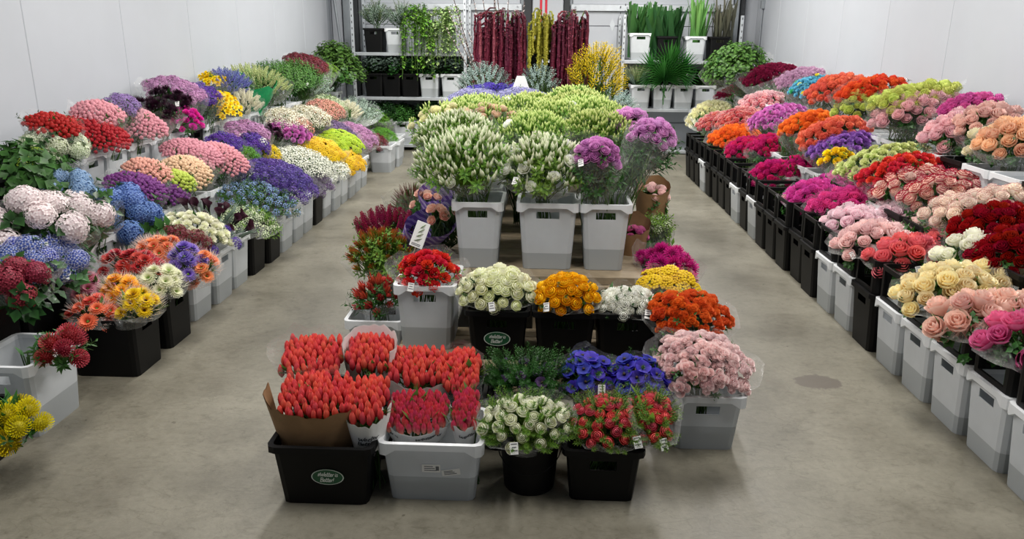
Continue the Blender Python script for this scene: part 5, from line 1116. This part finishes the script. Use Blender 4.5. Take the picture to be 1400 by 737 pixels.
lis('lis_green', 'green lisianthus bud bunch in the middle of the second row', 735, 172, 4.8, 0, (.24, .22, .1), extra=(('lis_white', 3, 1.0),))
lis('lis_green', 'green lisianthus bud bunch in the second row behind the purple ones', 820, 168, 4.8, .4, (.22, .2, .09), tilt=(.1, -.1))
lis('lis_lilac', 'lilac lisianthus bunch, farther of two, over the rose side', 862, 160, 4.95, .42, (.13, .14, .07), tilt=(.15, -.15), n=22)
lis('lis_yel', 'pale yellow lisianthus bunch in the third row, carnation side', 603, 158, 5.22, -.4, (.22, .2, .09), tilt=(-.2, 0), extra=(('lis_green', 14),))
lis('lis_peach', 'green lisianthus bunch with a few peach blooms', 668, 155, 5.25, -.15, (.22, .2, .08), extra=(('lis_green', 20),))
lis('lis_green', 'green lisianthus bud bunch in the middle of the third row', 760, 152, 5.3, .05, (.24, .2, .08), extra=(('lis_white', 2, 1.0),))
lis('lis_green', 'green lisianthus bud bunch in the third row, rose side', 822, 150, 5.3, .4, (.2, .2, .08), tilt=(.15, 0))
lis('lis_green', 'green lisianthus bud bunch in the fourth row, carnation side', 634, 148, 5.7, -.38, (.24, .2, .08), tilt=(-.15, 0))
lis('lis_green', 'green lisianthus bud bunch in the middle of the fourth row', 715, 145, 5.7, 0, (.26, .2, .08), extra=(('lis_white', 3, 1.0),))
lis('lis_green', 'green lisianthus bud bunch in the fourth row, rose side', 800, 145, 5.7, .38, (.24, .2, .08), tilt=(.1, 0))
lis('lis_green', 'green lisianthus bud bunch in the fifth row, carnation side', 655, 142, 6.15, -.38, (.26, .2, .08))
lis('lis_green', 'green lisianthus bud bunch in the middle of the fifth row', 728, 140, 6.15, 0, (.24, .2, .08), extra=(('lis_white', 2, 1.0),))
lis('lis_green', 'green lisianthus bud bunch in the fifth row, rose side', 790, 138, 6.15, .38, (.24, .2, .08))
lis('limon', 'pale lilac limonium bunch in the last row, carnation side', 650, 133, 6.6, -.4, (.26, .2, .08)); lis('limon', 'pale lilac limonium bunch in the middle of the last row', 712, 131, 6.6, 0, (.24, .2, .07), tag=True)
lis('lis_green', 'green lisianthus bud bunch in the last row, rose side', 785, 130, 6.6, .4, (.26, .2, .08))
# behind them: violet limonium, silver foliage, amaranthus, forsythia
for x, w in ((-.38, 'carnation side'), (.1, 'middle')): bucket('tall', True, (x, 7.1, ZP), 'black bucket under the silver foliage, '+w)
lis('limon_v', 'deep violet limonium bunch below the silver foliage, carnation side', 668, 123, 6.95, -.34, (.22, .14, .06), by=7.06); lis('limon_v', 'deep violet limonium bunch behind the paper tags', 707, 122, 6.95, .06, (.12, .1, .06), by=7.06, tag=True)
lis('eryng', 'silver foliage bunch, nearer the bare branches', 662, 104, 7.2, -.42, (.24, .2, .14), by=7.12, sleeve=None, cat='foliage bunch'); lis('eryng', 'silver foliage bunch in front of the red amaranthus', 737, 107, 7.15, .12, (.18, .16, .15), by=7.12, sleeve=None, cat='foliage bunch')
pt_ = at(712, 117, y=6.75); m = MB(); m.bbox((-.1, -.002, -.1), (.1, .002, .08), .001); m.v = [(x*(.35 if z > .05 else 1 if z < -.0 else .6), y, z) for x, y, z in m.v]
sg = thing('paper_sign', 'blank white paper sign standing among the limonium', 'sign', (pt_[0], 6.75, pt_[2])); obj('sheet', m.mesh('sheet', [CARD], False), sg); m = MB(); m.tube([(0, .006, -.05), (0, .006, -.45)], .005, 5); obj('stake', m.mesh('stake', [WOOD]), sg)
for x in (-.36, -.02, .3):
    w = {-.36: 'carnation side', -.02: 'middle', .3: 'rose side'}[x]
    for k in range(3): bucket('low', True, (x*1.28, 7.78, ZP+.26*k), f"black crate stacked under the amaranthus, {w}, {('bottom', 'middle', 'top')[k]} one")
    bucket('tall', True, (x, 7.78, ZP+.26*3), 'black bucket of hanging amaranthus, '+w)
AM_R = petal('amaranth_red', '#4a0f22', '#7c2440', var=.3, trans=.1); AM_P = petal('amaranth_tip', '#7a2a3a', '#b9687a', var=.3); AM_G = petal('amaranth_green', '#8a8a22', '#c9c04a', var=.2)
def amaranth(label, x0, xs, n, drop, mat, seed, front=.0):
    z0 = ZP+.78+.345; r = random.Random(seed); t = thing('amaranthus_bunch', label, 'flower bunch', (x0, 7.78, ZP+.78+.016)); B = t.location
    st_m = MB()
    for k in range(n):
        xe = xs[0]+(xs[1]-xs[0])*(k+.5)/n+r.uniform(-.02, .02)-B.x; ye = -r.uniform(.1, .32)-front; top = r.uniform(.22, .42); d = drop*r.uniform(.75, 1.05); zb = z0-B.z
        P0 = Vector((r.uniform(-.1, .1), r.uniform(-.1, .05), zb-.02)); P1 = Vector((xe*.6, ye*.4, zb+top)); P2 = Vector((xe*.95, ye*.9, zb+top*.9)); 
        pts = [P0, P0.lerp(P1, .6)+Vector((0, 0, .05)), P1, P2]
        st_m.tube(pts[:3], .004, 3); rope = [P1, P1.lerp(P2, .6)+Vector((0, 0, .02)), P2]; m_ = 12
        for i in range(1, m_+1): rope.append(P2+Vector((xe*.03*i/m_+r.uniform(-.006, .006), -.02*i/m_+r.uniform(-.006, .006), -d*i/m_)))
        rad = [.005+.010*math.sin(math.pi*min(1, (i+1)/(len(rope))))*r.uniform(.6, 1.4) for i in range(len(rope))]; rad[-1] = .004
        m = MB(); m.tube(rope, rad, 5)
        for i in range(2, len(rope)):
            for q in range(3): blob(m, rope[i]+Vector((r.uniform(-.5, .5), r.uniform(-1, .2), r.uniform(-1, 1)))*.016, (r.uniform(-1, 1), -1, r.uniform(-.5, .8)), .012, .014, 4)
        obj('tassel', m.mesh('tassel', [mat if r.random() > .18 or mat is AM_G else AM_P]), t)
    obj('stems', st_m.mesh('stems', [GRN]), t, kind='stuff'); return t
amaranth('dark red hanging amaranthus bunch beside the bare branches', -.36, (-.68, -.2), 64, .8, AM_R, 1); amaranth('dark red hanging amaranthus bunch beside the yellow forsythia', .3, (.03, .38), 64, 1.0, AM_R, 2)
amaranth('yellow green hanging amaranthus between the two dark red ones', -.02, (-.17, .04), 24, .42, AM_G, 3)
bucket('tall', False, (.52, 7.15, ZP), 'white bucket of yellow forsythia on the raised platform')
K('forsythia', 'yellow forsythia branches beside the red amaranthus', 815, 92, 7.3, (.5, 7.2, ZP+.016), .8, (.25, .2, .26), tilt=(.25, 0), sleeve=None, cat='branches', name='forsythia_bunch', n=110)
bucket('tall', True, (.5, 8.2, ZP), 'black bucket of grey dried foliage behind the lisianthus')
K('eryng', 'dusty grey foliage bunch behind the forsythia', 840, 133, 8.1, (.52, 8.18, ZP+.016), .8, (.22, .18, .1), tilt=(.2, 0), cat='foliage bunch', sleeve='fog')
bucket('tall', True, (-.42, 8.25, ZP), 'black bucket of bare branches behind the amaranthus')
br = thing('bare_branches', 'tall bare budded branches behind the carnation side amaranthus', 'branches', (-.42, 8.25, ZP+.016)); r = random.Random(5); TWIG = plain('twig_bark', '#5b4b45', .8); BUD = petal('branch_bud', '#b9a9a4', '#e6dcd8')
for k in range(15):
    tip = Vector((r.uniform(-.62, .2), r.uniform(-.2, .1), r.uniform(1.25, 1.95))); m = MB(); mid = tip*.5+Vector((r.uniform(-.05, .05), 0, .05)); pts = [Vector((r.uniform(-.08, .08), r.uniform(-.08, .08), 0)), mid, tip]
    m.tube(pts, [.008, .006, .003], 4, 0)
    for i in range(16):
        f = .45+.55*i/16; p = mid.lerp(tip, (f-.45)/.55); a = r.random()*6.28; e = p+Vector((math.cos(a)*.03, math.sin(a)*.03, .03)); blob(m, p, e-p, .009, .024, 4, 1)
    obj('branch', m.mesh('branch', [TWIG, BUD]), br)

# ------------------------------------------------------------------ racks along the back wall
def rack(label, x0, x1, y0, y1, h, zs):
    t = thing('storage_rack', label, 'rack', ((x0+x1)/2, (y0+y1)/2, 0)); w, d = (x1-x0)/2, (y1-y0)/2
    p = MB(); p.bbox((-.022, -.022, 0), (.022, .022, h), .004)
    for k in range(24): p.box((-.006, -.0235, .1+k*.09), (.006, -.0215, .13+k*.09), 1)
    me = p.mesh('post', [STEEL, DARKMETAL], False)
    for sx in (-w, w):
        for sy in (-d, d): obj('post', me, t, (sx, sy, 0))
    for z in zs:
        m = MB(); m.bbox((-w+.02, -d, z-.045), (w-.02, d, z), .006); s = obj('shelf_board', m.mesh('shelf_board', [STEEL], False), t)
    return t
RY = 12.2
def rx_(u, v=100): return float(at(u, v, y=RY)[0])
rack('grey steel rack by the salal corner, three shelves of greenery', rx_(489), rx_(638), 12.0, 12.78, 2.62, (.1, .82, 1.48))
rack('grey steel rack by the rose side, shelves of strap leaves and palms', rx_(849), rx_(1004), 12.0, 12.78, 2.05, (.06, .69, 1.40))
S('olive', 'twig_fine', 'olive_twig', '#4c5f36', '#8a9a68', .085, cov=3.0, fol=('twig_fine', GREY_GRN, 50, .1), joined=True); S('pitto', 'twig_fine', 'leafy_twig', '#6f8268', '#b4bfa6', .085, cov=3.0, fol=('twig_fine', GREY_GRN, 50, .1), joined=True)
S('darkleaf', 'salal', 'leafy_twig', '#23302a', '#55665a', .08, DK, cov=1.5, fol=('salal', DK, 16, .09), joined=True); S('darkgreen', 'twig', 'leafy_twig', '#16301a', '#2e5a2a', .08, DK, cov=1.5, fol=('fern', DK, 30, .1), joined=True)
S('stalks', 'grass', 'stalk_tuft', '#8f9c68', '#c2cba0', .09, cov=1.3, fol=('grass', GREY_GRN, 8, .1)); S('midgreen', 'twig', 'leafy_twig', '#1f4d1c', '#4b8a38', .08, LEAF, cov=1.6, fol=('twig', LEAF, 16, .08), joined=True)
def shelf(kind, black, u, v, z, lab, style=None, blab=None, cu=0, cv=0, r=(.15, .15, .1), **k):
    x = float(at(u, v, y=RY)[0]); bucket(kind, black, (x, RY, z+.002), lab, group='buckets on the back racks')
    if style: K(style, blab, cu, cv, k.pop('y', RY-.06), (x, RY, z+.018), z+.36, r, cat=k.pop('cat', 'foliage bunch'), sleeve=k.pop('sleeve', None), **k)
# rack by the salal corner
shelf('tall', True, 514, 55, 1.48, 'black bucket of olive sprigs on the top shelf', 'olive', 'dark olive green sprig bunch on the top shelf', 514, 14, (.19, .15, .14))
shelf('tall', False, 543, 55, 1.48, 'white bucket of grey green sprigs on the top shelf', 'pitto', 'grey green sprig bunch on the top shelf', 549, 16, (.2, .15, .14))
shelf('tall', False, 580, 55, 1.48, 'white bucket under the darker trailing ivy'); shelf('tall', False, 611, 55, 1.48, 'white bucket under the pale trailing ivy')
def ivy(label, x, z0, mat, seed, xs, drop):
    t = thing('ivy_bunch', label, 'foliage bunch', (x, RY, z0)); r = random.Random(seed)
    for k in range(46):
        xe = xs[0]+(xs[1]-xs[0])*r.random()-x; top = r.uniform(.0, .36); d = r.uniform(.25, 1)*drop; ye = -r.uniform(.17, .34)
        P1 = Vector((xe*.5, ye*.4, .34+top)); P2 = Vector((xe, ye, .34+top*.8)); pts = [Vector((r.uniform(-.08, .08), r.uniform(-.08, .08), .05)), Vector((xe*.15, ye*.15, .36)), P1, P2, P2+Vector((xe*.1, -.03, -d*.5)), P2+Vector((xe*.12, -.04, -d))]
        m = MB(); m.tube(pts, .004, 3, 1)
        for i in range(26):
            f = r.uniform(1.2, 5); j = min(4, int(f)); p = pts[j].lerp(pts[j+1], f-j); a = r.random()*6.28; leaf(m, p, p+Vector((math.cos(a)*.05, math.sin(a)*.04-.02, r.uniform(-.05, .02))), .022, 0)
        obj('vine', m.mesh('vine', [mat, GREEN]), t)
ivy('darker green trailing ivy spilling over the top shelf', rx_(580), 1.5, petal('ivy_green', '#3c7020', '#7fae42'), 1, (rx_(556), rx_(596)), .85)
ivy('pale green trailing ivy spilling over the top shelf', rx_(611), 1.5, petal('ivy_pale', '#5f8a3a', '#b4c88a'), 2, (rx_(592), rx_(632)), .7)
for u, b, lab in ((514, True, 'black bucket, first on the middle shelf by the salal corner'), (538, True, 'black bucket, second on the middle shelf by the salal corner'), (563, True, 'black bucket, third on the middle shelf, beside the white ones')): shelf('tall', b, u, 115, .82, lab)
shelf('tall', False, 589, 115, .82, 'white bucket on the middle shelf beside the black ones'); shelf('tall', False, 618, 115, .82, 'white bucket at the outer end of the middle shelf')
for i, (u, st, w) in enumerate(((514, 'darkleaf', 'over the first black bucket'), (540, 'darkleaf', 'over the second black bucket'), (565, 'darkgreen', 'over the third black bucket'), (589, 'darkleaf', 'over the nearer white bucket'), (616, 'darkleaf', 'over the outer white bucket'))):
    K(st, 'dark foliage bunch on the middle shelf '+w, u, 86, RY-.06, (rx_(u), RY, .84), 1.18, (.17, .16, .09), cat='foliage bunch', sleeve=None, n=60)
shelf('tall', False, 554, 185, .1, 'white bucket on the bottom shelf, nearer the aisle wall', 'midgreen', 'green foliage bunch on the bottom shelf over the white bucket', 548, 156, (.2, .16, .12), n=60)
shelf('tall', False, 581, 185, .1, 'white bucket on the bottom shelf beside the lisianthus', 'darkgreen', 'dark foliage bunch on the bottom shelf beside the lisianthus', 590, 146, (.22, .16, .12), n=70)
shelf('tall', True, 522, 185, .1, 'black bucket on the bottom shelf behind the bright greens', 'darkgreen', 'dark green foliage bunch on the bottom shelf behind bright greens', 526, 150, (.2, .16, .12), n=70); shelf('tall', True, 612, 185, .1, 'black bucket on the bottom shelf behind the lisianthus', 'midgreen', 'mid green foliage bunch at the outer end of the bottom shelf', 612, 140, (.16, .15, .08))
# rack by the rose side
def straps(label, x, z0, n, w, mat, seed, l=.62, wid=.032, lean=.12):
    t = thing('strap_leaf_bunch', label, 'foliage bunch', (x, RY, z0)); r = random.Random(seed); b = MB(); rows = []
    for i in range(7):
        f = i/6; ww = wid*math.sin(math.pi*min(.93, .15+f*.8))**.5; xx = lean*f*f; rows.append([(xx, -ww, l*f), (xx+ww*.25, 0, l*f), (xx, ww, l*f)])
    b.grid(rows); me = b.mesh('strap_leaf', [mat])
    for k in range(n):
        o = obj('strap_leaf', me, t, (r.uniform(-w, w)*.4, r.uniform(-.09, .09), .02)); o.rotation_euler = (r.uniform(-.06, .14), r.uniform(-.2, .2), r.random()*6.28); s = r.uniform(.85, 1.12); o.scale = (1, 1, s)
shelf('wide', False, 874, 68, 1.40, 'white bucket of broad strap leaves, first on its upper shelf'); shelf('tall', True, 909, 68, 1.40, 'black bucket of dark strap leaves on its upper shelf'); shelf('tall', False, 948, 68, 1.40, 'white bucket of bright blades on its upper shelf'); shelf('tall', True, 980, 68, 1.40, 'black bucket of brown blades at the end of its upper shelf')
straps('broad green strap leaves in the first white bucket', rx_(872), 1.42, 54, .4, petal('strap_green', '#28512a', '#4a7a40', rough=.35), 1, .74, .045)
straps('dark green strap leaves in the upper black bucket', rx_(909), 1.42, 54, .46, petal('strap_dark', '#1e4022', '#355f34', rough=.35), 2, .7, .045); straps('bright green blades in the upper white bucket', rx_(950), 1.42, 44, .26, petal('strap_bright', '#437a38', '#76a85a', rough=.35), 3, .8, .025, .06); straps('dull brown green blades at the end of the upper shelf', rx_(982), 1.42, 44, .32, petal('strap_brown', '#3d4036', '#6a6a58'), 4, .78, .022, .06)
for u, lab in ((874, 'white bucket of pale stalks, first on the lower shelf by the roses'), (904, 'white bucket of palm fans on the lower shelf'), (932, 'white bucket of small bushy sprigs on the lower shelf'), (961, 'white bucket at the end of the lower shelf by the roses')): shelf('tall', False, u, 132, .69, lab)
K('stalks', 'pale green stalk bunch on the lower shelf by the roses', 872, 100, RY-.05, (rx_(874), RY, .71), 1.05, (.17, .14, .06), cat='foliage bunch', sleeve=None, n=22)
K('midgreen', 'small bushy sprig bunch on the lower shelf', 938, 100, RY-.05, (rx_(932), RY, .71), 1.05, (.11, .11, .06), cat='foliage bunch', sleeve='clear', n=16, tag=True); K('darkgreen', 'dark sprig bunch at the end of the lower shelf', 965, 104, RY, (rx_(961), RY, .71), 1.05, (.12, .1, .05), cat='foliage bunch', sleeve=None, n=12)
NTH = ('first', 'second', 'third', 'fourth', 'fifth')
for z, us, w, dz in ((.82, (508, 540, 572, 603, 630), 'middle shelf by the salal corner', .0), (.1, (512, 545, 578, 612), 'bottom shelf by the salal corner', .0), (.69, (868, 896, 924, 952, 980), 'lower shelf by the roses', -.02)):  # second row of black buckets and foliage, added to darken the shelf interiors
    for i, u in enumerate(us):
        x = rx_(u); bucket('tall', True, (x, 12.57, z+.002), f"{NTH[i]} black bucket at the back of the {w}", group='added buckets darkening the back of the racks')
        COUNT[0] += 1; bunch('darkleaf', f"dark foliage bunch at the back of the {w}, {NTH[i]} one", (x, 12.55, z+.44), (x, 12.57, z+.018), z+.36, (.15, .12, .06), cat='foliage bunch', sleeve=None, n=40, seed=COUNT[0], group='dark foliage added to darken the back of the racks')
pt = thing('palm_fan_bunch', 'large green palm fans rising from the lower shelf', 'foliage bunch', (rx_(904), RY, .71)); PALM = petal('palm_green', '#1c5222', '#3f8a3a', rough=.4); r = random.Random(9)
fm2 = MB()
for k in range(30):
    a = math.radians(-115+230*k/29); l = .4*(.8+.2*math.cos(a)); p = Vector((0, 0, 0)); q = Vector((math.sin(a)*l, -.05-.08*abs(math.sin(a)), math.cos(a)*l)); leaf(fm2, p, q, .024, 0, fold=.5)
fm2.tube([(0, 0, 0), (0, .02, -.4)], .007, 4, 0); pme = fm2.mesh('palm_fan', [PALM])
for x, y, z, ry, s in ((.06, -.3, .56, .1, 1.15), (-.12, -.27, .5, -.45, 1.0), (.22, -.26, .5, .5, 1.0), (.0, -.34, .42, -.1, .95), (.12, -.25, .6, .25, .9)):
    o = obj('palm_fan', pme, pt, (x, y, z)); o.rotation_euler = (.15, ry, r.uniform(-.3, .3)); o.scale = (s, s, s)
# stacked black crates in the dark gap between the racks and the platform
for k in range(4): bucket('low', True, (.80, 12.2, .255*k+.002), 'black crate stacked in the gap beside the rack, '+('bottom', 'second', 'third', 'top')[k]+' one', group='crates in the gap')
